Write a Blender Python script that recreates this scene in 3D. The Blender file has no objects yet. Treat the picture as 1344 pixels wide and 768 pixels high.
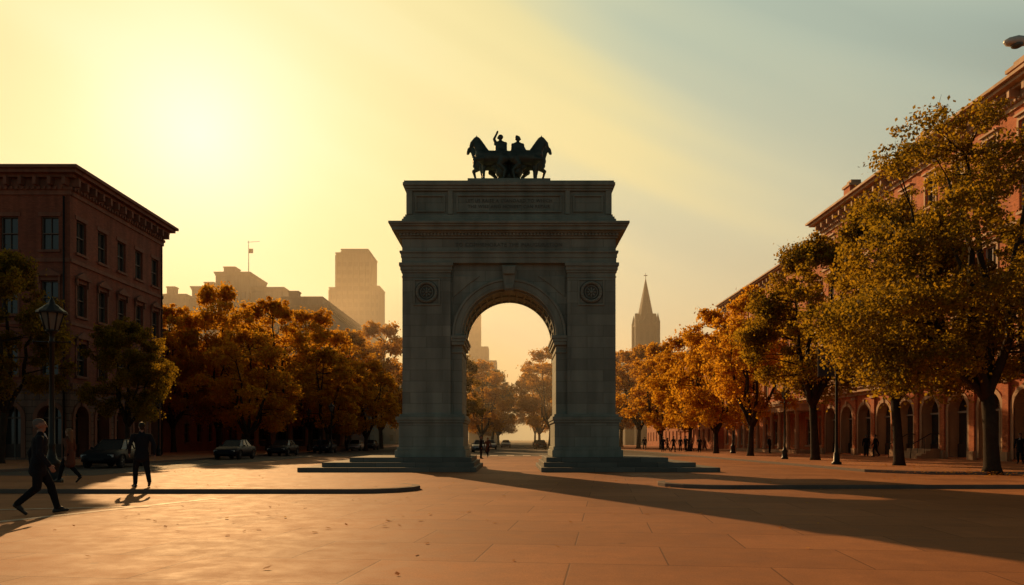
import bpy, bmesh, math, random
import numpy as np
from mathutils import Vector, Matrix

scene = bpy.context.scene
random.seed(7)
F = 1000.0; CH = 1.4; HX = 672.0; HY = 578.0
def PX(x, D): return (x-HX)/F*D
def PZ(y, D): return CH+(HY-y)/F*D

# ------------------------------------------------------------ camera
cam_d = bpy.data.cameras.new("camera"); cam = bpy.data.objects.new("camera", cam_d)
scene.collection.objects.link(cam); scene.camera = cam
cam.location = (0, 0, CH); cam.rotation_euler = (math.radians(90), 0, 0)
cam_d.sensor_width = 36; cam_d.lens = 36*F/1344; cam_d.shift_y = (HY-384)/1344
cam_d.clip_start = 0.1; cam_d.clip_end = 8000

# ------------------------------------------------------------ node helpers
def new_mat(name):
    m = bpy.data.materials.new(name); m.use_nodes = True
    nt = m.node_tree; nt.nodes.clear()
    out = nt.nodes.new("ShaderNodeOutputMaterial")
    return m, nt, out
def N(nt, t, **kw):
    n = nt.nodes.new(t)
    for k, v in kw.items():
        if hasattr(n, k): setattr(n, k, v)
        else: n.inputs[k].default_value = v
    return n
def rgba(c): return (c[0], c[1], c[2], 1)
def mixc(nt, fac, a, b, blend='MIX'):
    n = nt.nodes.new("ShaderNodeMix"); n.data_type = 'RGBA'; n.blend_type = blend
    for sock, v in ((n.inputs[0], fac), (n.inputs[6], a), (n.inputs[7], b)):
        if isinstance(v, bpy.types.NodeSocket): nt.links.new(v, sock)
        elif isinstance(v, (int, float)): sock.default_value = v
        else: sock.default_value = rgba(v)
    return n.outputs[2]
def mth(nt, op, a, b=None, c=None, clamp=False):
    n = nt.nodes.new("ShaderNodeMath"); n.operation = op; n.use_clamp = clamp
    for i, v in enumerate((a, b, c)):
        if v is None: continue
        if isinstance(v, bpy.types.NodeSocket): nt.links.new(v, n.inputs[i])
        else: n.inputs[i].default_value = v
    return n.outputs[0]
def maprange(nt, v, a, b, c=0., d=1.):
    n = nt.nodes.new("ShaderNodeMapRange"); nt.links.new(v, n.inputs[0])
    for i, k in enumerate((a, b, c, d)): n.inputs[i+1].default_value = k
    return n.outputs[0]

def surf(name, c1, c2, scale=1.0, rough=0.7, bump=0.2, blocks=None, mortar=None, mort_w=0.02, metal=0, spec=0.4,
         obj=False, streak=True, planar=False, bumpd=0.02):
    m, nt, out = new_mat(name)
    L = nt.links
    if obj:
        pos = N(nt, "ShaderNodeTexCoord").outputs['Object']
    else:
        pos = N(nt, "ShaderNodeNewGeometry").outputs['Position']
    n1 = N(nt, "ShaderNodeTexNoise", Scale=scale, Detail=6.0, Roughness=0.6); L.new(pos, n1.inputs['Vector'])
    f1 = maprange(nt, n1.outputs[0], 0.3, 0.7)
    col = mixc(nt, f1, c1, c2)
    if streak:
        mp = N(nt, "ShaderNodeMapping"); mp.inputs['Scale'].default_value = (1.6, 1.6, 0.18)
        L.new(pos, mp.inputs[0])
        n2 = N(nt, "ShaderNodeTexNoise", Scale=1.3, Detail=4.0); L.new(mp.outputs[0], n2.inputs['Vector'])
        f2 = maprange(nt, n2.outputs[0], 0.35, 0.7, 1.0, 0.68)
        col = mixc(nt, 1.0, col, mixc(nt, f2, (0, 0, 0), (1, 1, 1)), 'MULTIPLY')
    n3 = N(nt, "ShaderNodeTexNoise", Scale=scale*14, Detail=3.0); L.new(pos, n3.inputs['Vector'])
    h = n3.outputs[0]
    if blocks:
        sep = N(nt, "ShaderNodeSeparateXYZ"); L.new(pos, sep.inputs[0])
        cmb = N(nt, "ShaderNodeCombineXYZ")
        if planar:
            L.new(sep.outputs[0], cmb.inputs[0]); L.new(sep.outputs[1], cmb.inputs[1])
        else:
            L.new(mth(nt, 'ADD', sep.outputs[0], sep.outputs[1]), cmb.inputs[0]); L.new(sep.outputs[2], cmb.inputs[1])
        b = N(nt, "ShaderNodeTexBrick"); L.new(cmb.outputs[0], b.inputs['Vector'])
        b.inputs['Scale'].default_value = 1; b.inputs['Brick Width'].default_value = blocks[0]
        b.inputs['Row Height'].default_value = blocks[1]; b.inputs['Mortar Size'].default_value = mort_w
        b.inputs['Mortar Smooth'].default_value = 0.3; b.inputs['Bias'].default_value = 0
        b.inputs['Color1'].default_value = (0.78, 0.78, 0.78, 1); b.inputs['Color2'].default_value = (1.08, 1.08, 1.08, 1)
        b.inputs['Mortar'].default_value = rgba(mortar or (0.45, 0.45, 0.45))
        if planar: b.offset = 0.5
        col = mixc(nt, 1.0, col, b.outputs[0], 'MULTIPLY')
        h = mth(nt, 'ADD', mth(nt, 'MULTIPLY', h, 0.35), mth(nt, 'MULTIPLY', mth(nt, 'SUBTRACT', 1.0, b.outputs[1]), 1.0))
    p = N(nt, "ShaderNodeBsdfPrincipled"); L.new(col, p.inputs['Base Color'])
    L.new(maprange(nt, n1.outputs[0], 0.3, 0.7, rough-0.08, rough+0.08), p.inputs['Roughness'])
    p.inputs['Metallic'].default_value = metal
    p.inputs['Specular IOR Level'].default_value = spec
    if bump:
        bp = N(nt, "ShaderNodeBump", Strength=bump, Distance=bumpd); L.new(h, bp.inputs['Height']); L.new(bp.outputs[0], p.inputs['Normal'])
    L.new(p.outputs[0], out.inputs[0])
    return m

M = {}
M['arch'] = surf("arch_stone", (0.25, 0.29, 0.25), (0.34, 0.375, 0.32), 0.7, 0.8, 0.35, (1.5, 0.52), (0.62, 0.62, 0.6), 0.012)
M['archtrim'] = surf("arch_trim_stone", (0.24, 0.28, 0.24), (0.34, 0.37, 0.31), 1.2, 0.8, 0.3)
M['step'] = surf("step_stone", (0.15, 0.15, 0.13), (0.22, 0.21, 0.18), 0.9, 0.8, 0.3, (1.8, 3.0), (0.5, 0.5, 0.5), 0.012, streak=False, spec=.25)
M['bronze'] = surf("bronze", (0.05, 0.07, 0.06), (0.09, 0.115, 0.10), 3, 0.5, 0.2, metal=0.6, streak=False)
M['letter_recess'] = surf("inscription_and_recess_shade", (0.10, 0.12, 0.11), (0.13, 0.15, 0.13), 3, 0.8, 0, streak=False)  # dark tone for the inscriptions, also painted recess shade in the medallions
M['brick'] = surf("red_brick", (0.60, 0.165, 0.06), (0.72, 0.22, 0.08), 0.6, 0.85, 0.3, (0.24, 0.08), (0.8, 0.8, 0.8), 0.010)
M['brown'] = surf("brownstone_brick", (0.25, 0.085, 0.05), (0.33, 0.12, 0.068), 0.5, 0.85, 0.3, (0.24, 0.08), (0.7, 0.7, 0.7), 0.010)
M['browntrim'] = surf("brownstone_trim", (0.21, 0.095, 0.06), (0.29, 0.135, 0.085), 1.0, 0.8, 0.2)
M['darkstone'] = surf("rusticated_stone", (0.18, 0.12, 0.09), (0.25, 0.165, 0.12), 0.9, 0.85, 0.4, (1.0, 0.45), (0.35, 0.35, 0.35), 0.025)
M['trim'] = surf("limestone_trim", (0.52, 0.31, 0.18), (0.62, 0.39, 0.23), 1.0, 0.75, 0.2)
M['grey'] = surf("grey_facade", (0.14, 0.14, 0.125), (0.19, 0.185, 0.16), 0.1, 0.85, 0.1)
M['far'] = surf("far_facade", (0.15, 0.15, 0.135), (0.19, 0.19, 0.165), 0.05, 0.9, 0.0)
M['roof'] = surf("roof_tar", (0.05, 0.05, 0.05), (0.08, 0.075, 0.07), 0.5, 0.9, 0.1, streak=False)
M['slate'] = surf("slate_roof", (0.08, 0.09, 0.09), (0.12, 0.13, 0.12), 0.6, 0.6, 0.2, (0.4, 0.25), None, 0.02)
M['iron'] = surf("black_iron", (0.012, 0.013, 0.013), (0.022, 0.022, 0.02), 6, 0.5, 0.1, metal=0.2, streak=False)
M['frame'] = surf("painted_window_frame", (0.10, 0.09, 0.075), (0.14, 0.12, 0.10), 2, 0.6, 0, streak=False)
M['frame2'] = surf("cream_window_frame", (0.42, 0.36, 0.28), (0.5, 0.43, 0.34), 2, 0.6, 0, streak=False)
M['bark'] = surf("bark", (0.035, 0.024, 0.017), (0.07, 0.05, 0.034), 3, 0.95, 0.6, obj=True, bumpd=0.05, spec=.2)
M['tyre'] = surf("tyre_rubber", (0.015, 0.015, 0.015), (0.022, 0.022, 0.022), 5, 0.85, 0, streak=False, obj=True)
M['rim'] = surf("alloy_rim", (0.2, 0.2, 0.2), (0.28, 0.28, 0.28), 5, 0.4, 0, metal=0.9, streak=False, obj=True)
M['banner'] = surf("banner_cloth", (0.05, 0.06, 0.09), (0.07, 0.08, 0.11), 3, 0.85, 0, streak=False)
M['wood'] = surf("dark_wood_door", (0.05, 0.03, 0.02), (0.08, 0.045, 0.03), 3, 0.5, 0.1)

def simple(name, c, rough=0.5, metal=0, spec=0.5, coat=0):
    m, nt, out = new_mat(name)
    p = N(nt, "ShaderNodeBsdfPrincipled")
    tc = N(nt, "ShaderNodeTexCoord"); n = N(nt, "ShaderNodeTexNoise", Scale=9.0, Detail=3.0); nt.links.new(tc.outputs['Object'], n.inputs['Vector'])
    col = mixc(nt, n.outputs[0], tuple(x*0.85 for x in c), tuple(min(1, x*1.15) for x in c))
    nt.links.new(col, p.inputs['Base Color'])
    p.inputs['Roughness'].default_value = rough; p.inputs['Metallic'].default_value = metal
    p.inputs['Specular IOR Level'].default_value = spec
    p.inputs['Coat Weight'].default_value = coat
    nt.links.new(p.outputs[0], out.inputs[0]); return m
M['glass'] = simple("window_glass", (0.03, 0.035, 0.035), 0.08, 0, 0.9)
M['carglass'] = simple("car_glass", (0.012, 0.014, 0.015), 0.2, 0, 0.25)
M['paint_black'] = simple("car_paint_black", (0.010, 0.011, 0.014), 0.5, 0.0, 0.15, 0)
M['paint_blue'] = simple("car_paint_navy", (0.012, 0.014, 0.024), 0.5, 0.0, 0.15, 0)
M['paint_silver'] = simple("car_paint_silver", (0.30, 0.30, 0.29), 0.4, 0.4, 0.5, .3)
M['headlight'] = simple("headlight_lens", (0.5, 0.5, 0.48), 0.2)
M['taillight'] = simple("taillight_lens", (0.3, 0.01, 0.01), 0.2)
M['lampglass'] = simple("frosted_lamp_glass", (0.14, 0.14, 0.12), 0.3)
M['skin'] = simple("skin", (0.30, 0.17, 0.12), 0.6, spec=.3)
M['suit'] = simple("dark_suit_cloth", (0.018, 0.02, 0.026), 0.95, spec=.1)
M['trouser'] = simple("dark_trousers", (0.015, 0.016, 0.019), 0.95, spec=.1)
M['shoe'] = simple("leather_shoe", (0.015, 0.012, 0.01), 0.5)
M['hairgrey'] = simple("grey_hair", (0.13, 0.12, 0.11), 0.8, spec=.2)
M['hairdark'] = simple("dark_hair", (0.02, 0.015, 0.01), 0.7, spec=.3)
M['hairlight'] = simple("light_brown_hair", (0.18, 0.10, 0.05), 0.7, spec=.3)
M['eye'] = simple("eye", (0.02, 0.015, 0.01), 0.2)
M['lip'] = simple("lips", (0.25, 0.10, 0.08), 0.5)
M['coat'] = simple("brown_coat_cloth", (0.13, 0.06, 0.04), 0.95, spec=.1)
M['shirt'] = simple("white_shirt", (0.6, 0.6, 0.58), 0.8)
M['paintwhite'] = simple("white_enamel", (0.7, 0.66, 0.6), 0.4)

def leaf_mat(name, c1, c2, t1, t2, tf=0.58):
    m, nt, out = new_mat(name); L = nt.links
    geo = N(nt, "ShaderNodeNewGeometry"); tc = N(nt, "ShaderNodeTexCoord"); oi = N(nt, "ShaderNodeObjectInfo")
    n = N(nt, "ShaderNodeTexNoise", Scale=0.55, Detail=3.0); L.new(tc.outputs['Object'], n.inputs['Vector'])
    f = mth(nt, 'ADD', mth(nt, 'MULTIPLY', maprange(nt, n.outputs[0], 0.35, 0.65), 0.45), mth(nt, 'MULTIPLY', geo.outputs['Random Per Island'], 0.55))
    f = mth(nt, 'ADD', f, mth(nt, 'MULTIPLY', mth(nt, 'SUBTRACT', oi.outputs['Random'], 0.5), 0.3), clamp=True)
    d = N(nt, "ShaderNodeBsdfPrincipled"); L.new(mixc(nt, f, c1, c2), d.inputs['Base Color']); d.inputs['Roughness'].default_value = 0.7
    d.inputs['Specular IOR Level'].default_value = 0.15
    t = N(nt, "ShaderNodeBsdfTranslucent"); L.new(mixc(nt, f, t1, t2), t.inputs['Color'])
    mx = N(nt, "ShaderNodeMixShader"); mx.inputs[0].default_value = tf
    L.new(d.outputs[0], mx.inputs[1]); L.new(t.outputs[0], mx.inputs[2]); L.new(mx.outputs[0], out.inputs[0])
    return m
M['leafO'] = leaf_mat("leaves_autumn", (0.14, 0.065, 0.008), (0.27, 0.12, 0.010), (0.75, 0.35, 0.02), (1.0, 0.55, 0.04))
M['leafG'] = leaf_mat("leaves_olive", (0.045, 0.042, 0.009), (0.115, 0.078, 0.011), (0.22, 0.16, 0.014), (0.68, 0.40, 0.025))

# ------------------------------------------------------------ mesh builder
class B:
    def __init__(s): s.v = []; s.f = []; s.m = []; s.sm = []; s.mats = []; s.M = Matrix.Identity(4)
    def mi(s, k):
        if k not in s.mats: s.mats.append(k)
        return s.mats.index(k)
    def add(s, vs, fs, mat, smooth=False):
        o = len(s.v); s.v += [tuple(s.M @ Vector(p)) for p in vs]; k = s.mi(mat)
        for f in fs: s.f.append([i+o for i in f]); s.m.append(k); s.sm.append(smooth)
    def quad(s, a, b, c, d, mat): s.add([a, b, c, d], [(0, 1, 2, 3)], mat)
    def box(s, x0, x1, y0, y1, z0, z1, mat, tx=0, ty=0):
        v = [(x0, y0, z0), (x1, y0, z0), (x1, y1, z0), (x0, y1, z0), (x0+tx, y0+ty, z1), (x1-tx, y0+ty, z1), (x1-tx, y1-ty, z1), (x0+tx, y1-ty, z1)]
        s.add(v, [(3, 2, 1, 0), (4, 5, 6, 7), (0, 1, 5, 4), (1, 2, 6, 5), (2, 3, 7, 6), (3, 0, 4, 7)], mat)
    def prism(s, pts, y0, y1, mat):
        n = len(pts); v = [(p[0], y0, p[1]) for p in pts]+[(p[0], y1, p[1]) for p in pts]
        f = [tuple(range(n)), tuple(range(2*n-1, n-1, -1))]+[(i, i+n, (i+1) % n+n, (i+1) % n) for i in range(n)]
        s.add(v, f, mat)
    def prismz(s, pts, z0, z1, mat):
        n = len(pts); v = [(p[0], p[1], z0) for p in pts]+[(p[0], p[1], z1) for p in pts]
        f = [tuple(range(n-1, -1, -1)), tuple(range(n, 2*n))]+[(i, (i+1) % n, (i+1) % n+n, i+n) for i in range(n)]
        s.add(v, f, mat)
    def ring(s, cx, zc, r0, r1, y0, y1, mat, a0=0, a1=math.pi, n=24):
        v = []; f = []
        for i in range(n+1):
            a = a0+(a1-a0)*i/n; c, q = math.cos(a), math.sin(a)
            v += [(cx+r0*c, y0, zc+r0*q), (cx+r1*c, y0, zc+r1*q), (cx+r1*c, y1, zc+r1*q), (cx+r0*c, y1, zc+r0*q)]
        for i in range(n):
            o = i*4; p = o+4
            f += [(o, o+1, p+1, p), (o+1, o+2, p+2, p+1), (o+3, o, p, p+3)]
        s.add(v, f, mat)
    def archfill(s, cx, zc, r, x0, x1, z1, y0, y1, mat, n=24):
        pts = []
        for i in range(n+1):
            a = math.pi-math.pi*i/n; pts.append((cx+r*math.cos(a), zc+r*math.sin(a)))
        v = []; f = []
        for (x, z) in pts: v += [(x, y0, z), (x, y0, z1), (x, y1, z), (x, y1, z1)]
        for i in range(n):
            o = i*4; p = o+4
            f += [(o, p, p+1, o+1), (o+3, p+3, p+2, o+2), (o, o+2, p+2, p)]
        s.add(v, f, mat)
        if x0 < cx-r-1e-4: s.box(x0, cx-r, y0, y1, zc, z1, mat)
        if x1 > cx+r+1e-4: s.box(cx+r, x1, y0, y1, zc, z1, mat)
    def lathe(s, cx, cy, prof, mat, n=14, smooth=True):
        v = []; f = []
        for (r, z) in prof:
            for i in range(n):
                a = 2*math.pi*i/n; v.append((cx+r*math.cos(a), cy+r*math.sin(a), z))
        for j in range(len(prof)-1):
            for i in range(n): f.append((j*n+i, j*n+(i+1) % n, (j+1)*n+(i+1) % n, (j+1)*n+i))
        f.append(tuple(range(n-1, -1, -1))); f.append(tuple((len(prof)-1)*n+i for i in range(n)))
        s.add(v, f, mat, smooth)
    def tube(s, pts, rad, mat, n=6):
        v = []; f = []; P = [Vector(p) for p in pts]
        for j, p in enumerate(P):
            d = (P[min(j+1, len(P)-1)]-P[max(j-1, 0)]).normalized()
            u = d.cross(Vector((0.3, 0.1, 1)) if abs(d.z) < 0.9 else Vector((1, 0, 0))).normalized(); w = d.cross(u)
            for i in range(n):
                a = 2*math.pi*i/n; v.append(tuple(p+(u*math.cos(a)+w*math.sin(a))*rad[j]))
        for j in range(len(P)-1):
            for i in range(n): f.append((j*n+i, j*n+(i+1) % n, (j+1)*n+(i+1) % n, (j+1)*n+i))
        f.append(tuple(range(n-1, -1, -1))); f.append(tuple((len(P)-1)*n+i for i in range(n)))
        s.add(v, f, mat, True)
    def mesh(s, name, recalc=True):
        me = bpy.data.meshes.new(name); me.from_pydata(s.v, [], s.f)
        for k in s.mats: me.materials.append(M[k])
        me.polygons.foreach_set("material_index", s.m); me.polygons.foreach_set("use_smooth", s.sm)
        if recalc:
            bm = bmesh.new(); bm.from_mesh(me); bmesh.ops.recalc_face_normals(bm, faces=bm.faces); bm.to_mesh(me); bm.free()
        me.update(); return me
    def obj(s, name, bevel=0, loc=(0, 0, 0), rot=0):
        o = bpy.data.objects.new(name, s.mesh(name)); scene.collection.objects.link(o)
        o.location = loc; o.rotation_euler = (0, 0, rot)
        if bevel:
            b = o.modifiers.new("bevel", 'BEVEL'); b.width = bevel; b.segments = 1; b.limit_method = 'ANGLE'
        return o
def place(me, name, loc, rot=0, scale=1):
    o = bpy.data.objects.new(name, me); scene.collection.objects.link(o)
    o.location = loc; o.rotation_euler = (0, 0, rot); o.scale = (scale,)*3 if not isinstance(scale, tuple) else scale
    return o
def frame_at(x, y, z, deg): return Matrix.Translation((x, y, z)) @ Matrix.Rotation(math.radians(deg), 4, 'Z')

# ------------------------------------------------------------ ground
def ground_mat():
    m, nt, out = new_mat("plaza_paving"); L = nt.links
    pos = N(nt, "ShaderNodeNewGeometry").outputs['Position']
    mp = N(nt, "ShaderNodeMapping"); mp.inputs['Rotation'].default_value = (0, 0, math.radians(7)); mp.inputs['Location'].default_value = (0.4, 0.35, 0)
    L.new(pos, mp.inputs[0])
    b = N(nt, "ShaderNodeTexBrick"); L.new(mp.outputs[0], b.inputs['Vector']); b.offset = 0.5
    for k, v in (('Scale', 1), ('Brick Width', 2.2), ('Row Height', 1.5), ('Mortar Size', 0.011), ('Mortar Smooth', 0.2), ('Bias', 0)): b.inputs[k].default_value = v
    b.inputs['Color1'].default_value = (0.84, 0.83, 0.82, 1); b.inputs['Color2'].default_value = (1.08, 1.08, 1.08, 1); b.inputs['Mortar'].default_value = (0.5, 0.48, 0.46, 1)
    n1 = N(nt, "ShaderNodeTexNoise", Scale=0.22, Detail=8.0, Roughness=0.65); L.new(pos, n1.inputs['Vector'])
    n2 = N(nt, "ShaderNodeTexNoise", Scale=2.2, Detail=6.0, Roughness=0.7); L.new(pos, n2.inputs['Vector'])
    n3 = N(nt, "ShaderNodeTexNoise", Scale=60, Detail=3.0); L.new(pos, n3.inputs['Vector'])
    col = mixc(nt, maprange(nt, n1.outputs[0], 0.35, 0.65), (0.37, 0.148, 0.058), (0.48, 0.20, 0.081))
    col = mixc(nt, 1.0, col, mixc(nt, maprange(nt, n2.outputs[0], 0.3, 0.7), (0.78, 0.77, 0.76), (1.05, 1.05, 1.05)), 'MULTIPLY')
    col = mixc(nt, 1.0, col, mixc(nt, maprange(nt, n3.outputs[0], 0.3, 0.7), (0.80, 0.80, 0.80), (1.1, 1.1, 1.1)), 'MULTIPLY')
    vo = N(nt, "ShaderNodeTexVoronoi", Scale=0.9); L.new(pos, vo.inputs['Vector'])
    spot = maprange(nt, vo.outputs['Distance'], 0.03, 0.06, 0.65, 1.0)
    col = mixc(nt, 1.0, col, mixc(nt, spot, (0, 0, 0), (1, 1, 1)), 'MULTIPLY')
    col = mixc(nt, 1.0, col, b.outputs[0], 'MULTIPLY')
    p = N(nt, "ShaderNodeBsdfPrincipled"); L.new(col, p.inputs['Base Color'])
    L.new(maprange(nt, n2.outputs[0], 0.3, 0.7, 0.66, 0.8), p.inputs['Roughness'])
    p.inputs['Specular IOR Level'].default_value = 0.14
    h = mth(nt, 'ADD', mth(nt, 'MULTIPLY', n3.outputs[0], 0.25), mth(nt, 'ADD', mth(nt, 'MULTIPLY', n2.outputs[0], 0.18), mth(nt, 'SUBTRACT', 1.0, b.outputs[1])))
    bp = N(nt, "ShaderNodeBump", Strength=0.4, Distance=0.012); L.new(h, bp.inputs['Height']); L.new(bp.outputs[0], p.inputs['Normal'])
    L.new(p.outputs[0], out.inputs[0]); return m
M['plaza'] = ground_mat()
M['asphalt'] = surf("asphalt", (0.07, 0.06, 0.05), (0.11, 0.09, 0.07), 0.8, 0.8, 0.3, streak=False, spec=.2)
M['sidewalk'] = surf("sidewalk_concrete", (0.40, 0.168, 0.073), (0.51, 0.218, 0.098), 0.5, 0.8, 0.3, (1.5, 1.5), (0.5, 0.5, 0.5), 0.012, streak=False, planar=True, spec=.2)
M['kerb'] = surf("kerb_granite", (0.13, 0.10, 0.085), (0.19, 0.15, 0.12), 1.5, 0.85, 0.2, streak=False, spec=.2)
M['earth'] = surf("ground_earth", (0.10, 0.085, 0.06), (0.15, 0.12, 0.085), 0.05, 0.9, 0.1, streak=False, spec=.1)
M['roadpaint'] = surf("worn_road_paint", (0.45, 0.33, 0.23), (0.66, 0.52, 0.40), 4.0, 0.7, 0.1, streak=False, spec=.2)

def sheet(name, pts, z, mat):
    b = B(); b.add([(x, y, z) for x, y in pts], [tuple(range(len(pts)))], mat); return b.obj(name)
sheet("ground", [(-3500, -300), (3500, -300), (3500, 6000), (-3500, 6000)], 0.0, 'earth')
sheet("plaza_pavement", [(-22, -15), (60, -15), (60, 66), (-22, 66)], 0.004, 'plaza')
sheet("plaza_pavement", [(-95, -15), (-22.003, -15), (-22.003, 29.9), (-95, 14)], 0.004, 'plaza')
sheet("road", [(-19.5, 66.0), (16, 66.0), (8, 130), (8, 600), (-7, 600), (-7, 130)], 0.006, 'asphalt')
sheet("side_road", [(-22.2, 30), (-16.5, 30), (-16.5, 300), (-22.2, 300)], 0.010, 'asphalt')
def slab(name, pts, z, kerb=0.16):
    b = B(); b.prismz(pts, -0.05, z-0.004, 'kerb')
    cx = sum(p[0] for p in pts)/len(pts); cy = sum(p[1] for p in pts)/len(pts)
    ins = []
    for (x, y) in pts:
        d = math.hypot(x-cx, y-cy); ins.append((cx+(x-cx)*(1-kerb*1.4/d), cy+(y-cy)*(1-kerb*1.4/d)))
    b.add([(x, y, z) for x, y in ins], [tuple(range(len(ins)))], 'plaza' if 'island' in name else 'sidewalk')
    return b.obj(name, 0.015)
slab("sidewalk", [(-90, 14), (-22.2, 30), (-22.2, 300), (-90, 300)], 0.13)
slab("sidewalk", [(15.5, 33.5), (17, 31), (70, 26), (70, 300), (15.5, 300)], 0.13)
isl = [(-30, 20.0), (-4.2, 20.0)]+[(-4.2+1.6*math.sin(a), 21.6-1.6*math.cos(a)*1.0) for a in [math.radians(t) for t in (20, 45, 70, 90, 110, 140, 165)]]+[(-4.2, 23.2), (-30, 23.2)]
slab("pavement_island", isl, 0.12)
isr = [(40, 22.6), (6.2, 21.8)]+[(6.2-1.7*math.sin(a), 23.5-1.7*math.cos(a)) for a in [math.radians(t) for t in (20, 45, 70, 90, 110, 140, 165)]]+[(6.2, 25.2), (40, 26.0)]
slab("pavement_island", list(reversed(isr)), 0.12)
sheet("painted_line", [(-9.0, 12.6), (-8.82, 12.5), (-7.0, 18.3), (-7.2, 18.4)], 0.009, 'roadpaint')
sheet("painted_line", [(-13.0, 14.6), (-13.0, 14.42), (-7.6, 15.9), (-7.6, 16.08)], 0.013, 'roadpaint')
for i in range(9):
    sheet("crosswalk_stripe", [(-8.0+i*1.5, 68), (-7.3+i*1.5, 68), (-7.3+i*1.5, 71.5), (-8.0+i*1.5, 71.5)], 0.012, 'roadpaint')

# ------------------------------------------------------------ triumphal arch
XC = -0.14
def build_arch():
    b = B(); b.M = Matrix.Translation((XC, 0, 0)); A = 'arch'; T = 'archtrim'
    yf = 35.75; yb = 39.1; R = 2.2; zc = 6.30
    for s in (-1, 1):
        def bx(x0, x1, *a): b.box(min(s*x0, s*x1), max(s*x0, s*x1), *a)
        b_in = 1.42
        bx(b_in, 9.25, 33.3, 41.2, 0.0, 0.205, 'step')
        bx(b_in+0.14, 8.35, 34.0, 40.6, 0.205, 0.41, 'step')
        bx(b_in+0.28, 7.25, 34.65, 40.0, 0.41, 0.62, 'step')
        bx(R, 4.88, yf, yb, 0.62, zc, A)
        bx(2.72, 4.97, yf-0.25, yf, 0.62, 9.21, A)
        bx(2.72, 4.97, yb, yb+0.25, 0.62, 9.21, A)
        bx(2.0, 5.28, yf-0.55, yb+0.5, 0.62, 0.95, T)
        bx(2.06, 5.20, yf-0.47, yb+0.42, 0.95, 1.10, T)
        bx(2.12, 5.12, yf-0.40, yb+0.35, 1.10, 2.22, A)
        bx(2.06, 5.20, yf-0.46, yb+0.41, 2.22, 2.34, T)
        bx(2.02, 5.25, yf-0.51, yb+0.46, 2.34, 2.50, T)
        bx(2.10, 5.10, yf-0.36, yb+0.31, 2.50, 2.62, T)
        bx(2.10, 2.70, yf-0.16, yb+0.16, 5.86, 6.02, T)
        bx(2.04, 2.715, yf-0.20, yb+0.20, 6.02, 6.16, T)
        bx(1.99, 2.717, yf-0.24, yb+0.24, 6.16, 6.30, T)
        bx(2.16, 2.69, yf-0.08, yb+0.08, 5.5, 5.56, T)
        mx, mz, h = 3.83, 8.30, 0.62
        y = yf-0.25
        for (a0, a1, c0, c1) in ((mx-h, mx+h, mz+h-0.08, mz+h), (mx-h, mx+h, mz-h, mz-h+0.08), (mx-h, mx-h+0.08, mz-h+0.08, mz+h-0.08), (mx+h-0.08, mx+h, mz-h+0.08, mz+h-0.08)):
            bx(a0, a1, y-0.06, y+0.02, c0, c1, T)
        b.prism([(s*mx+0.56*math.cos(t*math.pi/12), mz+0.56*math.sin(t*math.pi/12)) for t in range(24)], y-0.025, y+0.01, 'letter_recess')  # darker weathered disc; its colour also paints recess shade behind the wreath relief
        b.ring(s*mx, mz, 0.38, 0.50, y-0.13, y+0.01, T, 0, 2*math.pi, 24)
        b.ring(s*mx, mz, 0.27, 0.31, y-0.07, y+0.01, T, 0, 2*math.pi, 20)
        for k in range(18):
            a = 2*math.pi*k/18
            cx, cz = s*mx+0.44*math.cos(a), mz+0.44*math.sin(a)
            b.prism([(cx+0.075*math.cos(a+t), cz+0.05*math.sin(a+t)) for t in (0, 1.57, 3.14, 4.71)], y-0.17, y-0.11, T)
        for k in range(8):
            a = 2*math.pi*k/8
            c1, s1 = math.cos(a), math.sin(a)
            b.prism([(s*mx+0.05*c1, mz+0.05*s1), (s*mx+0.15*math.cos(a+.3), mz+0.15*math.sin(a+.3)), (s*mx+0.26*c1, mz+0.26*s1), (s*mx+0.15*math.cos(a-.3), mz+0.15*math.sin(a-.3))], y-0.09, y, T)
        b.prism([(s*mx+0.07*math.cos(t*0.7854), mz+0.07*math.sin(t*0.7854)) for t in range(8)], y-0.13, y, T)
        bx(2.68, 5.02, yf-0.30, yb+0.30, 9.21, 9.32, T)
        bx(2.64, 5.06, yf-0.35, yb+0.35, 9.32, 9.50, T)
        bx(2.60, 5.11, yf-0.41, yb+0.41, 9.50, 9.66, T)
        bx(2.70, 5.0, yf-0.28, yb+0.28, 8.99, 9.04, T)
        ya = 35.55
        for (a0, a1, c0, c1) in ((2.98, 4.38, 12.76, 12.84), (2.98, 4.38, 12.04, 12.12), (2.98, 3.06, 12.12, 12.76), (4.30, 4.38, 12.12, 12.76)):
            bx(a0, a1, ya-0.08, ya+0.02, c0, c1, T)
        bx(2.62, 2.84, ya-0.10, ya+0.02, 11.93, 13.02, T)
        bx(4.50, 4.78, ya-0.10, 39.4, 11.93, 13.02, T)
    b.archfill(0, zc, R, -4.88, 4.88, 9.66, yf, yb, A, 40)
    b.ring(0, zc, R-0.006, 2.55, yf-0.14, yf, T, n=40)
    b.ring(0, zc, 2.55, 2.66, yf-0.20, yf, T, n=40)
    b.ring(0, zc, R+0.08, R+0.12, yf-0.165, yf-0.13, T, n=40)
    for k in range(1, 18):
        a = math.pi*k/18
        c, q = math.cos(a), math.sin(a)
        t = (-q*0.05, c*0.05)
        p0 = (c*(R+0.02), zc+q*(R+0.02)); p1 = (c*(R-0.06), zc+q*(R-0.06))
        b.prism([(p0[0]-t[0], p0[1]-t[1]), (p0[0]+t[0], p0[1]+t[1]), (p1[0]+t[0], p1[1]+t[1]), (p1[0]-t[0], p1[1]-t[1])], yf+0.35, yb-0.35, T)
    for yy in (yf+0.15, (yf+yb)/2-0.1, yb-0.35):
        b.ring(0, zc, R-0.08, R+0.01, yy, yy+0.2, T, n=40)
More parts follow.
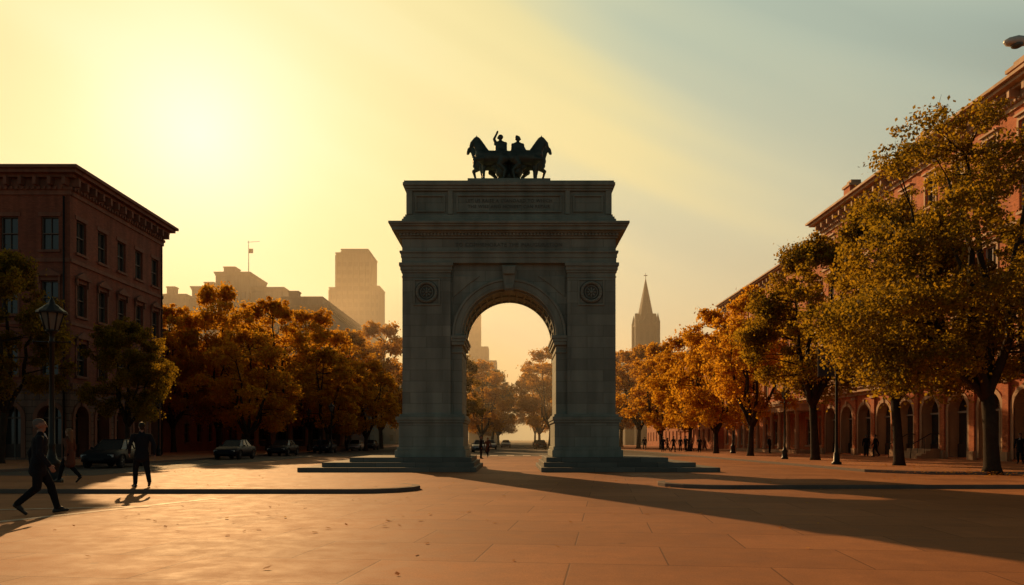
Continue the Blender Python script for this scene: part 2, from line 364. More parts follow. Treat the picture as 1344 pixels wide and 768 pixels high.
    b.prism([(-0.20, 8.36), (0.20, 8.36), (0.34, 9.52), (-0.34, 9.52)], yf-0.42, yf+0.5, T)
    b.prism([(-0.26, 9.10), (0.26, 9.10), (0.30, 9.45), (-0.30, 9.45)], yf-0.56, yf-0.40, T)
    b.prism([(-0.17, 8.42), (0.17, 8.42), (0.19, 8.62), (-0.19, 8.62)], yf-0.50, yf-0.40, T)
    for s in (-1, 1):
        b.prism([(s*2.62, 8.1), (s*2.62, 9.1), (s*1.35, 9.1), (s*1.9, 8.72)] if s > 0 else [(s*1.9, 8.72), (s*1.35, 9.1), (s*2.62, 9.1), (s*2.62, 8.1)], yf-0.05, yf+0.02, T)
    def band(hw, off, z0, z1, mat=T): b.box(-hw, hw, yf-off, yb+off, z0, z1, mat)
    band(5.00, 0.28, 9.66, 9.90); band(5.03, 0.31, 9.90, 10.12); band(5.09, 0.37, 10.12, 10.22)
    band(4.98, 0.26, 10.22, 10.80, A)
    band(5.06, 0.34, 10.80, 10.90)
    for k in range(64):
        x = -5.06+k*(10.12-0.09)/63
        b.box(x, x+0.09, yf-0.46, yf-0.34, 10.90, 11.02, T)
    band(5.10, 0.38, 10.90, 11.02)
    band(5.22, 0.50, 11.02, 11.10); band(5.40, 0.66, 11.10, 11.28); band(5.47, 0.74, 11.28, 11.37); band(5.54, 0.81, 11.37, 11.48)
    band(4.98, 0.36, 11.48, 11.70); band(4.92, 0.30, 11.70, 11.82); band(4.84, 0.25, 11.82, 11.93)
    b.box(-4.72, 4.72, 35.55, 39.3, 11.93, 13.02, A)
    for (a0, a1, c0, c1) in ((-2.46, 2.46, 12.78, 12.86), (-2.46, 2.46, 12.02, 12.10), (-2.46, -2.38, 12.10, 12.78), (2.38, 2.46, 12.10, 12.78)):
        b.box(a0, a1, 35.47, 35.57, c0, c1, T)
    band(4.80, 0.30, 13.02, 13.12); band(4.86, 0.36, 13.12, 13.24); band(4.93, 0.43, 13.24, 13.38); band(4.88, 0.38, 13.38, 13.47)
    b.box(-2.02, 2.02, 35.75, 38.6, 13.47, 13.60, T); b.box(-1.95, 1.95, 35.85, 38.5, 13.60, 13.74, T)
    o = b.obj("triumphal_arch", 0.012)
    def text(s, size, x, y, z):
        c = bpy.data.curves.new("inscription", 'FONT'); c.body = s; c.size = size; c.align_x = 'CENTER'; c.align_y = 'CENTER'; c.extrude = 0.012
        c.space_character = 1.1; c.materials.append(M['letter_recess'])
        t = bpy.data.objects.new("inscription", c); scene.collection.objects.link(t); t.location = (x, y, z); t.rotation_euler = (math.radians(90), 0, 0); t.parent = o
    text("LET US RAISE A STANDARD TO WHICH", 0.21, XC, 35.54, 12.57)
    text("THE WISE AND HONEST CAN REPAIR", 0.21, XC, 35.54, 12.30)
    text("TO COMMEMORATE THE INAUGURATION", 0.24, XC, 35.48, 10.50)
    return o
build_arch()

# ------------------------------------------------------------ blob bodies (tapered capsules -> voxel remesh)
def capsule(v, f, p0, r0, p1, r1, au=1, av=1, hint=(0, 1, 0), n=14, h=5):
    p0 = Vector(p0); p1 = Vector(p1); d = p1-p0
    if d.length < 1e-5: d = Vector((0, 0, 1e-4)); p1 = p0+d
    d.normalize(); hv = Vector(hint); u = hv-d*hv.dot(d)
    if u.length < 0.15: hv = Vector((1, 0, 0)); u = hv-d*hv.dot(d)
    u.normalize(); w = d.cross(u)
    o = len(v); rings = []
    for k in range(1, h+1):
        a = math.pi/2*k/h; rings.append((p0-d*r0*math.cos(a), r0*math.sin(a)))
    for k in range(h, 0, -1):
        a = math.pi/2*k/h; rings.append((p1+d*r1*math.cos(a), r1*math.sin(a)))
    for c, r in rings:
        for i in range(n):
            a = 2*math.pi*i/n; v.append(tuple(c+u*(math.cos(a)*r*au)+w*(math.sin(a)*r*av)))
    for j in range(len(rings)-1):
        for i in range(n): f.append((o+j*n+i, o+j*n+(i+1) % n, o+(j+1)*n+(i+1) % n, o+(j+1)*n+i))
    f.append(tuple(o+i for i in range(n-1, -1, -1))); f.append(tuple(o+(len(rings)-1)*n+i for i in range(n)))
    return p0, p1, u, w
def blob_mesh(name, prims, matkeys, voxel=0.01, smooth=3):
    v = []; f = []; info = []
    for p in prims:
        p0, r0, p1, r1, mt = p[:5]; au, av = (p[5], p[6]) if len(p) > 6 else (1, 1)
        a, c, u, w = capsule(v, f, p0, r0, p1, r1, au, av); info.append((a, r0, c, r1, mt, au, av, u, w))
    me = bpy.data.meshes.new(name+"_src"); me.from_pydata(v, [], f)
    bm = bmesh.new(); bm.from_mesh(me); bmesh.ops.recalc_face_normals(bm, faces=bm.faces); bm.to_mesh(me); bm.free()
    o = bpy.data.objects.new(name+"_src", me); scene.collection.objects.link(o)
    r = o.modifiers.new("r", 'REMESH'); r.mode = 'VOXEL'; r.voxel_size = voxel
    s = o.modifiers.new("s", 'SMOOTH'); s.factor = 0.5; s.iterations = smooth
    dg = bpy.context.evaluated_depsgraph_get(); ev = o.evaluated_get(dg)
    out = bpy.data.meshes.new_from_object(ev); out.name = name
    bpy.data.objects.remove(o); bpy.data.meshes.remove(me)
    n = len(out.polygons); C = np.empty(n*3); out.polygons.foreach_get("center", C); C = C.reshape(-1, 3)
    best = np.full(n, 1e9); mi = np.zeros(n, int)
    for (a, r0, c, r1, mt, au, av, u, w) in info:
        a = np.array(a); c = np.array(c); d = c-a; L = max(d.dot(d), 1e-9)
        t = np.clip((C-a) @ d/L, 0, 1); q = C-(a+t[:, None]*d)
        qu = q @ np.array(u); qw = q @ np.array(w); qq = q-qu[:, None]*np.array(u)-qw[:, None]*np.array(w)
        ds = np.sqrt((qu/au)**2+(qw/av)**2+(qq**2).sum(1))-(r0+(r1-r0)*t)
        m_ = ds < best; best[m_] = ds[m_]; mi[m_] = mt
    out.materials.clear()
    for k in matkeys: out.materials.append(M[k])
    out.polygons.foreach_set("material_index", mi.astype(np.int32)); out.polygons.foreach_set("use_smooth", np.ones(n, bool))
    out.update(); return out

def hand(P, w, d, sg, curl=0.4, mat=0):
    w = Vector(w); d = Vector(d).normalized(); m = Vector((0, -sg, 0)); m = (m-d*m.dot(d)).normalized(); a = d.cross(m)
    if a.x < 0: a = -a
    pe = w+d*0.085
    for k in (-1, 0, 1): P.append((w+a*0.010*k, 0.016, pe+a*0.018*k, 0.017, mat, 1, 1))
    for i, l in enumerate((0.060, 0.075, 0.080, 0.070)):
        b0 = pe+a*(i-1.5)*0.0205; d1 = (d+m*0.2*curl).normalized(); d2 = (d+m*1.0*curl).normalized(); d3 = (d+m*2.2*curl).normalized()
        p1 = b0+d1*l*0.45; p2 = p1+d2*l*0.32; p3 = p2+d3*l*0.24
        P += [(b0, .0098, p1, .0092, mat), (p1, .0092, p2, .0085, mat), (p2, .0085, p3, .0075, mat)]
    t0 = w+d*0.025+a*0.024; t1 = t0+(a*0.7+d*0.6)*0.038; t2 = t1+(d*1.0+a*0.15+m*0.3)*0.034
    P += [(t0, .0125, t1, .0110, mat), (t1, .0110, t2, .0085, mat)]

def person(pose, female=False, hands=True, hair='short'):
    """faces +x. mats: 0 skin 1 jacket 2 trousers 3 shoe 4 hair 5 eye 6 lip 7 shirt"""
    P = []; V = Vector; ln = pose.get('lean', 0.03); g = 1.0 if female else 1.12
    def up(x, y, z): return V((x+ln*(z-0.93)/0.5, y, z))
    sw = 0.160 if female else 0.195
    P.append((up(0, 0, .93), .118*g, up(0, 0, 1.05), .108*g, 1, 1.38, 1.0))
    P.append((up(0, 0, 1.04), .106*g, up(0, 0, 1.34), .128*g, 1, 1.36, .95))
    P.append((up(0, 0, 1.25), .12*g, up(-.005, 0, 1.36), .110*g, 1, 1.48, .98))
    P.append((up(-.005, -sw, 1.405), .066, up(-.005, sw, 1.405), .066, 1))
    P.append((up(-.01, 0, 1.42), .088, up(0, 0, 1.49), .062, 1, 1.35, .9))
    hem = 0.62 if female else 0.80
    P.append((up(0, 0, hem), .128 if female else .130, up(0, 0, 1.0), .118, 1, 1.40, 1.15))
    if not female:
        P.append((up(.108, -.022, 1.40), .018, up(.068, 0, 1.495), .014, 7))
        P.append((up(.108, .022, 1.40), .018, up(.068, 0, 1.495), .014, 7))
    P.append((up(-.005, 0, 1.46), .056, up(.005, 0, 1.55), .054, 0))
    hd = -.022
    def H(x, y, z): return V((x+ln*1.2-.01, y, z+hd))
    P.append((H(-.018, 0, 1.690), .090, H(.022, 0, 1.682), .084, 0, .86, 1))
    P.append((H(.035, 0, 1.655), .064, H(.058, 0, 1.592), .036, 0, .95, 1))
    P.append((H(.098, 0, 1.690), .010, H(.116, 0, 1.648), .014, 0))
    P.append((H(.088, -.03, 1.702), .012, H(.088, .03, 1.702), .012, 0))
    for s in (-1, 1):
        P.append((H(.094, s*.028, 1.682), .0075, H(.095, s*.034, 1.682), .0075, 5))
        P.append((H(.005, s*.078, 1.675), .016, H(-.002, s*.080, 1.645), .010, 0, .5, 1))
    P.append((H(.092, -.016, 1.615), .006, H(.092, .016, 1.615), .006, 6))
    if hair == 'short':
        P.append((H(-.030, 0, 1.712), .092, H(.015, 0, 1.728), .080, 4, .9, 1)); P.append((H(-.045, 0, 1.65), .062, H(-.05, 0, 1.70), .075, 4, .95, 1))
    elif hair == 'bald':
        P.append((H(-.045, 0, 1.655), .060, H(-.04, 0, 1.69), .076, 4, 1.04, 1)); P.append((H(-.03, 0, 1.715), .088, H(.0, 0, 1.722), .080, 4, .9, 1))
    else:
        P.append((H(-.030, 0, 1.712), .095, H(.018, 0, 1.728), .082, 4, .92, 1))
        P.append((H(-.05, 0, 1.70), .085, H(-.085, 0, 1.50), .06, 4, 1.15, 1)); P.append((H(-.085, 0, 1.50), .06, H(-.11, 0, 1.36), .035, 4, 1.3, .8))
    for s, k in ((1, 'L'), (-1, 'R')):
        sh = up(-.005, s*(sw+.018), 1.40); el = V(pose['el'+k]); el.y *= s; wr = V(pose['wr'+k]); wr.y *= s
        P.append((sh, .064, el, .053, 1)); P.append((el, .053, wr, .040, 1))
        if hands: hand(P, wr, wr-el+V((.0, 0, -.03)), s)
        hp = V((0, s*.085, .92)); kn = V(pose['kn'+k]); kn.y *= s; an = V(pose['an'+k]); an.y *= s; toe = V(pose['toe'+k]); toe.y *= s
        P.append((hp, .102, kn, .074, 2)); P.append((kn, .074, an+V((0, 0, .02)), .056, 2))
        P.append((kn+(an-kn)*.25+V((-.018, 0, 0)), .060, kn+(an-kn)*.5, .057, 2))
        dv = (toe-an); hz = V((dv.x, dv.y, 0)).normalized(); heel = an-hz*.045+V((0, 0, pose.get('heel'+k, -.055)))
        P.append((an, .040, heel, .034, 3, .9, 1)); P.append((heel, .034, toe, .030, 3, 1.15, 1)); P.append((an, .038, (an+toe)/2, .036, 3))
    return P
walk1 = dict(lean=.03, elL=(-.12, .27, 1.14), wrL=(-.10, .28, .90), elR=(.02, .27, 1.13), wrR=(.17, .27, .92),
             knL=(.20, .09, .53), anL=(.30, .09, .115), toeL=(.47, .10, .06), heelL=-.075,
             knR=(-.02, .09, .50), anR=(-.32, .08, .20), toeR=(-.19, .09, .032), heelR=-.01)
walk2 = dict(lean=.02, elL=(.00, .30, 1.15), wrL=(.15, .28, .95), elR=(-.12, .29, 1.15), wrR=(-.10, .31, .90),
             knL=(.12, .13, .51), anL=(.06, .15, .09), toeL=(.23, .18, .032),
             knR=(-.03, .13, .50), anR=(-.24, .14, .14), toeR=(-.10, .16, .032), heelR=-.03)
stand = dict(lean=.0, elL=(-.03, .28, 1.13), wrL=(.03, .28, .88), elR=(-.03, .28, 1.13), wrR=(.03, .27, .88),
             knL=(.02, .10, .50), anL=(-.01, .11, .09), toeL=(.15, .13, .032), knR=(.03, .11, .50), anR=(.03, .12, .09), toeR=(.18, .15, .032))
K1 = ['skin', 'suit', 'trouser', 'shoe', 'hairgrey', 'eye', 'lip', 'shirt']
K2 = ['skin', 'suit', 'trouser', 'shoe', 'hairdark', 'eye', 'lip', 'shirt']
K3 = ['skin', 'coat', 'trouser', 'shoe', 'hairlight', 'eye', 'lip', 'shirt']
place(blob_mesh("man_suit", person(walk1, hair='bald'), K1, .0065, 2), "walking_man", (PX(50, 14.4), 14.4, 0), math.radians(32), 1.02)
place(blob_mesh("man_b", person(walk2), K2, .0075, 2), "walking_man", (PX(186, 20.9), 20.9, 0.12), math.radians(128), 1.0)
place(blob_mesh("woman", person(walk1, True, True, 'long'), K3, .0075, 2), "walking_woman", (PX(101, 23.4), 23.0, 0.12), math.radians(170), 0.92)
far = [blob_mesh("far_a", person(walk2, hands=True), K2, .018, 1), blob_mesh("far_b", person(stand, hands=True), K1, .018, 1),
       blob_mesh("far_c", person(walk1, True, True, 'long'), K3, .018, 1)]
rp = random.Random(3)
for (px, D, k) in ((1137, 60, 1), (1149, 59, 0), (1339, 41, 0), (631, 58, 1), (870, 84, 1), (876, 86, 2), (884, 82, 0), (893, 88, 1), (900, 84, 0), (908, 87, 2), (918, 80, 1),
                   (846, 100, 0), (925, 95, 2), (1010, 75, 1), (455, 98, 0), (640, 62, 2), (420, 78, 1)):
    place(far[k], ["pedestrian_man", "pedestrian_man", "pedestrian_woman"][k], (PX(px, D), D, 0.13 if PX(px, D) > 15.5 or PX(px, D) < -22.2 else 0.004), rp.uniform(0, 6.28), rp.uniform(.93, 1.0)*(0.92 if k == 2 else 1))

# ------------------------------------------------------------ quadriga statue
def statue():
    P = []; V = Vector
    for s in (-1, 1):
        for yo, dx in ((-.30, 0.0), (.45, .16)):
            def q(x, y, z): return V((s*(x+dx), y+yo, z))
            P += [(q(1.00, 0, 1.05), .30, q(.45, 0, 1.06), .28, 0, .85, 1.05), (q(.45, 0, 1.06), .28, q(.12, 0, 1.06), .30, 0, .9, 1),
                  (q(1.02, 0, 1.02), .30, q(1.16, 0, 1.16), .26, 0, .8, 1),
                  (q(1.08, 0, 1.20), .27, q(1.28, 0, 1.58), .185, 0, .6, 1.1), (q(1.28, 0, 1.58), .185, q(1.38, 0, 1.80), .135, 0, .6, 1),
                  (q(1.36, 0, 1.84), .135, q(1.54, 0, 1.68), .095, 0, .7, 1), (q(1.54, 0, 1.68), .09, q(1.60, 0, 1.52), .068, 0, .8, 1),
                  (q(1.34, .05, 1.93), .03, q(1.35, .06, 2.04), .012, 0), (q(1.34, -.05, 1.93), .03, q(1.35, -.06, 2.04), .012, 0)]
            for t in range(9):
                a = t/8; P.append((q(1.30-.42*a, 0, 1.92-.60*a), .055, q(1.20-.42*a, 0, 1.86-.64*a), .035, 0, .6, 1))
            if yo < 0:
                P += [(q(1.10, -.14, .95), .14, q(1.42, -.14, .92), .085, 0), (q(1.42, -.14, .92), .075, q(1.46, -.14, .60), .05, 0), (q(1.46, -.14, .60), .05, q(1.38, -.14, .48), .062, 0)]
                P += [(q(1.02, .14, .90), .14, q(1.06, .14, .50), .075, 0), (q(1.06, .14, .50), .068, q(1.06, .14, .12), .046, 0), (q(1.06, .14, .12), .05, q(1.11, .14, .05), .068, 0)]
            else:
                P += [(q(1.10, .14, .92), .13, q(1.36, .14, .74), .08, 0), (q(1.36, .14, .74), .07, q(1.28, .14, .42), .048, 0), (q(1.28, .14, .42), .05, q(1.32, .14, .34), .06, 0)]
                P += [(q(1.00, -.14, .90), .13, q(.98, -.14, .50), .07, 0), (q(.98, -.14, .50), .065, q(.96, -.14, .12), .045, 0), (q(.96, -.14, .12), .05, q(1.01, -.14, .05), .066, 0)]
            for y, k in ((-.15, 0.0), (.15, .22)):
                P += [(q(.20+k*.3, y, .95), .23, q(.40+k, y, .70), .125, 0, .8, 1), (q(.40+k, y, .70), .11, q(.16+k, y, .44), .065, 0), (q(.16+k, y, .44), .06, q(.22+k, y, .12), .046, 0), (q(.22+k, y, .12), .05, q(.28+k, y, .05), .066, 0)]
    P += [(V((-.16, .05, .30)), .24, V((.16, .05, .30)), .24, 0), (V((-.2, .1, .75)), .26, V((.2, .1, .75)), .26, 0)]
    for x, dz, arm in ((-.36, .10, 1), (.36, 0.04, 0)):
        s = -1 if x < 0 else 1
        P += [(V((x*.8, -.12, .45)), .28, V((x, -.1, 1.30)), .22, 0, 1, 1), (V((x, -.05, 1.3+dz)), .20, V((x, 0, 1.64+dz)), .195, 0, .8, 1.2),
              (V((x, 0, 1.74+dz)), .075, V((x+s*.01, 0, 1.90+dz)), .065, 0), (V((x, 0, 1.99+dz)), .118, V((x+s*.02, 0, 1.97+dz)), .11, 0, .9, 1),
              (V((x+s*.11, 0, 1.98+dz)), .02, V((x+s*.13, 0, 1.94+dz)), .024, 0),
              (V((x-.20, -.02, 1.68+dz)), .085, V((x+.20, -.02, 1.68+dz)), .085, 0),
              (V((x-s*.08, .08, 1.62+dz)), .12, V((x-s*.10, .15, .9)), .22, 0)]
        if arm:
            P += [(V((x-.20, 0, 1.72+dz)), .075, V((x-.27, -.05, 1.98)), .058, 0), (V((x-.27, -.05, 1.98)), .055, V((x-.15, -.06, 2.24)), .042, 0), (V((x-.15, -.06, 2.24)), .05, V((x-.12, -.06, 2.32)), .04, 0),
                  (V((x+.20, 0, 1.70+dz)), .075, V((x+.22, -.15, 1.42)), .06, 0), (V((x+.22, -.15, 1.42)), .06, V((x+.02, -.28, 1.30)), .045, 0)]
        else:
            P += [(V((x+.20, 0, 1.68)), .075, V((x+.32, -.08, 1.42)), .06, 0), (V((x+.32, -.08, 1.42)), .06, V((x+.55, -.15, 1.40)), .045, 0),
                  (V((x-.20, 0, 1.68)), .075, V((x-.24, -.15, 1.40)), .06, 0), (V((x-.24, -.15, 1.40)), .06, V((x-.02, -.25, 1.28)), .045, 0),
                  (V((x-.04, 0, 2.12)), .06, V((x+.06, 0, 2.10)), .035, 0)]
    me = blob_mesh("quadriga", P, ['bronze'], .022, 1)
    place(me, "bronze_horse_statue", (XC, 36.55, 13.73), 0, (1.14, 1.1, 1.06))
statue()

# ------------------------------------------------------------ buildings
def wall(b, L, H, ops, mat, trim, frame='frame', z0=0, depth=0.25):
    us = sorted(set([0, L]+[round(u, 4) for o in ops for u in o[:2]])); zs = sorted(set([z0, H]+[round(z, 4) for o in ops for z in o[2:4]]))
    for i in range(len(us)-1):
        for j in range(len(zs)-1):
            cu = (us[i]+us[i+1])/2; cz = (zs[j]+zs[j+1])/2
            if any(o[0] < cu < o[1] and o[2] < cz < o[3] for o in ops): continue
            b.quad((us[i], 0, zs[j]), (us[i+1], 0, zs[j]), (us[i+1], 0, zs[j+1]), (us[i], 0, zs[j+1]), mat)
    for o in ops:
        u0, u1, a, c, kind = o; d = depth
        if kind == 'arch':
            r = (u1-u0)/2; cx = (u0+u1)/2; zc = c-r; d = 0.7
            n = 12; pts = [(cx+r*math.cos(math.pi-math.pi*i/n), zc+r*math.sin(math.pi-math.pi*i/n)) for i in range(n+1)]
            for i in range(n):
                p, q = pts[i], pts[i+1]
                b.quad((p[0], 0, p[1]), (q[0], 0, q[1]), (q[0], 0, c), (p[0], 0, c), mat)
                b.quad((p[0], 0, p[1]), (p[0], d, p[1]), (q[0], d, q[1]), (q[0], 0, q[1]), trim)
            b.quad((u0, 0, a), (u0, d, a), (u0, d, zc), (u0, 0, zc), trim); b.quad((u1, 0, a), (u1, 0, zc), (u1, d, zc), (u1, d, a), trim)
            b.quad((u0, d, a), (u1, d, a), (u1, d, c), (u0, d, c), 'glass')
            b.ring(cx, zc, r, r+0.28, -0.07, 0.05, trim, n=14)
            b.box(u0-0.28, u0, -0.06, 0.04, a, zc, trim); b.box(u1, u1+0.28, -0.06, 0.04, a, zc, trim)
            b.box(cx-0.13, cx+0.13, -0.14, 0.02, c-0.03, c+0.42, trim)
            b.box(cx-0.05, cx+0.05, d-0.12, d-0.02, a, c-0.02, frame); b.box(u0, u1, d-0.11, d-0.03, zc-0.06, zc+0.06, frame)
            b.box(u0, u1, d-0.10, d-0.02, a, a+0.9, 'wood')
            continue
        b.quad((u0, 0, a), (u0, d, a), (u0, d, c), (u0, 0, c), mat); b.quad((u1, 0, a), (u1, 0, c), (u1, d, c), (u1, d, a), mat)
        b.quad((u0, 0, c), (u0, d, c), (u1, d, c), (u1, 0, c), mat); b.quad((u0, 0, a), (u1, 0, a), (u1, d, a), (u0, d, a), mat)
        b.quad((u0, d, a), (u1, d, a), (u1, d, c), (u0, d, c), 'glass')
        if kind == 'far': continue
        w = 0.07
        b.box(u0, u0+w, d-0.1, d-0.01, a, c, frame); b.box(u1-w, u1, d-0.1, d-0.01, a, c, frame)
        b.box(u0+w, u1-w, d-0.1, d-0.01, a, a+w, frame); b.box(u0+w, u1-w, d-0.1, d-0.01, c-w, c, frame)
        m_ = (a+c)/2; b.box(u0+w, u1-w, d-0.13, d-0.012, m_-0.035, m_+0.035, frame)
        cu = (u0+u1)/2; b.box(cu-0.02, cu+0.02, d-0.08, d-0.013, a+w, m_-0.036, frame); b.box(cu-0.02, cu+0.02, d-0.08, d-0.013, m_+0.036, c-w, frame)
        b.box(u0-0.14, u1+0.14, -0.12, 0.06, a-0.16, a-0.003, trim)
        b.box(u0-0.16, u1+0.16, -0.05, 0.06, c+0.003, c+0.26, trim)
        if kind == 'hood':
            b.box(u0-0.22, u1+0.22, -0.26, 0.05, c+0.262, c+0.40, trim)
            b.prism([(u0-0.18, c+0.40), (u1+0.18, c+0.40), (cu, c+0.78)], -0.2, 0.04, trim)
            for uu in (u0-0.16, u1+0.04): b.box(uu, uu+0.12, -0.16, 0.05, c-0.2, c+0.26, trim)
            b.box(u0-0.13, u0-0.002, -0.055, 0.055, a, c-0.2, trim); b.box(u1+0.002, u1+0.13, -0.055, 0.055, a, c-0.2, trim)
        if kind == 'frame':
            b.box(u0-0.17, u0-0.002, -0.055, 0.055, a, c, trim); b.box(u1+0.002, u1+0.17, -0.055, 0.055, a, c, trim)
            b.box(u0-0.24, u1+0.24, -0.2, 0.05, c+0.262, c+0.38, trim)
def cornice(b, L, H, proj, trim, h=1.3, e0=0, e1=0, brackets=1.3):
    steps = ((.10, 0, .18), (.18, .18, .30), (.45, .62, .74), (.8, .74, .88), (1.0, .88, 1.0))
    for p, a, c in steps:
        b.box(-e0*proj*p, L+e1*proj*p, -proj*p, 0.1, H-h+a*h, H-h+c*h, trim)
    b.box(0, L, -proj*.12, 0.08, H-h+.30*h, H-h+.62*h, trim)
    n = max(2, int(L/brackets))
    for k in range(n+1):
        u = k*(L-.22)/n; b.box(u, u+.22, -proj*.62, -proj*.12, H-h+.32*h, H-h+.62*h, trim)
    n2 = int(L/0.36)
    for k in range(n2): b.box(k*.36+.06, k*.36+.22, -proj*.30, -proj*.1, H-h+.19*h, H-h+.29*h, trim)

def right_building():
    b = B(); L = 52.0; H = 22.6; b.M = frame_at(30, 73.5, 0, -90)
    ops = []; sp = 3.4
    for k in range(15):
        c = 1.9+k*sp
        if c > L-1: break
        ops.append((c-1.12, c+1.12, 0.25, 4.45, 'arch'))
        for (a, z, kd) in ((7.0, 9.7, 'frame'), (11.1, 13.6, 'frame'), (14.9, 17.1, 'rect'), (18.2, 20.3, 'frame')): ops.append((c-.66, c+.66, a, z, kd))
    wall(b, L, H, ops, 'brick', 'trim', 'frame2')
    cornice(b, L, H, 1.25, 'trim', 1.5, 1, 1)
    for (z, h, p) in ((5.25, .28, .22), (5.53, .3, .55), (5.83, .14, .7), (10.3, .22, .12), (14.25, .22, .14), (17.6, .2, .12)): b.box(-p, L, -p, 0.05, z, z+h, 'trim')
    for k in range(16):
        u = 0.2+k*sp
        if u < L:
            b.box(max(u-.28, 0.003), u+.28, -.16, .03, 0.7, 4.9, 'brick')
            b.box(max(u-.34, 0.0), u+.34, -.28, .04, 0.0, .7, 'trim'); b.box(max(u-.34, 0), u+.34, -.28, .04, 4.9, 5.1, 'trim')
    b.box(0, L, -.55, -.40, 6.72, 6.84, 'trim')
    for k in range(int(L/.32)): b.box(k*.32, k*.32+.12, -.53, -.43, 5.97, 6.72, 'trim')
    b.box(0.002, L, .9, 16, 0, H-.4, 'brick'); b.box(-.05, L, .05, 16, H-.38, H-.1, 'roof')
    b.box(0, L, .2, .5, H, H+.55, 'trim')
    for u, w, h in ((3.2, 1.3, 1.9), (26.5, 1.8, 1.4), (16, 1.0, 1.4)):
        b.box(u, u+w, .6, 1.9, H-.3, H+h, 'brick'); b.box(u-.12, u+w+.12, .48, 2.02, H+h, H+h+.22, 'trim'); b.box(u+.2, u+w-.2, .8, 1.7, H+h+.22, H+h+.6, 'trim')
    for k in range(4): b.box(17.4, 20.6, -1.9+k*.32, -.3, .13+k*.17, .13+(k+1)*.17, 'trim')
    for u in (17.4, 20.5):
        b.tube([(u, -2.3, .13), (u, -2.2, 1.1), (u, -.9, 1.85), (u, -.3, 1.85)], [.03]*4, 'iron')
        for y in (-1.8, -1.3, -.8): b.tube([(u, y, .5), (u, y, 1.3+(y+1.8)*.5)], [.015]*2, 'iron')
    b.obj("brick_building")
right_building()
def right2():
    b = B(); L = 36.3; H = 21.0; b.M = frame_at(30.6, 110, 0, -90); ops = []
    for k in range(11):
        c = 1.7+k*3.3
        for (a, z, kd) in ((.9, 3.6, 'rect'), (6.6, 9.2, 'frame'), (10.8, 13.2, 'frame'), (14.8, 17.2, 'rect')): ops.append((c-.6, c+.6, a, z, kd))
    wall(b, L, H, ops, 'brick', 'trim', 'frame2'); cornice(b, L, H, 1.0, 'trim', 1.3, 1, 0)
    for (z, h, p) in ((5.6, .3, .2), (10.0, .2, .12)): b.box(-.0, L, -p, 0.05, z, z+h, 'trim')
    b.box(0.003, L, .4, 15, 0, H-.3, 'brick'); b.box(-.05, L, .05, 15, H-.28, H-.1, 'roof')
    u0, u1 = 16, 36
    b.box(u0, u1, -3.0, -.02, 0.13, .45, 'trim'); b.box(u0, u1, -3.1, -.02, 4.3, 4.9, 'trim'); b.box(u0-.15, u1+.1, -3.3, -.02, 4.9, 5.15, 'trim')
    for k in range(9):
        u = u0+.5+k*2.38
        b.lathe(u, -2.75, [(.28, .45), (.28, .6), (.22, .65), (.21, 2.2), (.18, 3.95), (.22, 4.0), (.28, 4.12), (.28, 4.3)], 'trim', 12)
    b.obj("brick_building")
right2()
def generic(name, x, y, deg, L, W, H, mat='grey', trim='trim', fs=3.6, bay=3.2, far_=True, corn=.8, ww=.6, top=None):
    b = B()
    for k, (dx, LL, rot) in enumerate(((0, L, 0), (L, W, 90), (0, W, -90))):
        if k == 2: Mx = frame_at(x, y, 0, deg) @ Matrix.Translation((0, W, 0)) @ Matrix.Rotation(math.radians(-90), 4, 'Z')
        else: Mx = frame_at(x, y, 0, deg) @ Matrix.Translation((dx, 0, 0)) @ Matrix.Rotation(math.radians(rot), 4, 'Z')
        b.M = Mx; ops = []; nb = max(1, int(LL/bay)); s = LL/nb
        for j in range(int((H-2.0)/fs)):
            for i in range(nb): c = (i+.5)*s; ops.append((c-ww, c+ww, 1.2+j*fs, 1.2+j*fs+fs*.55, 'far' if far_ else 'rect'))
        wall(b, LL, H, ops, mat, trim)
        for (p, a, c_) in ((.35, .9, .55), (.7, .55, .25), (1.0, .25, 0.0)): b.box(-corn*p if k == 0 else 0.0, LL+(corn*p if k == 0 else 0), -corn*p, .1, H-a, H-c_, trim)
    b.M = frame_at(x, y, 0, deg); b.box(.02, L-.02, .3, W-.02, H-.3, H-.08, 'roof'); b.quad((0, W, 0), (L, W, 0), (L, W, H), (0, W, H), mat)
    if top:
        for (a0, a1, c0, c1, h) in top: b.box(a0, a1, c0, c1, H-.1, H+h, mat); b.box(a0-.15, a1+.15, c0-.15, c1+.15, H+h, H+h+.3, trim)
    return b.obj(name)
generic("apartment_building", 31, 175, -90, 60, 14, 17, 'brick', 'trim', far_=True)

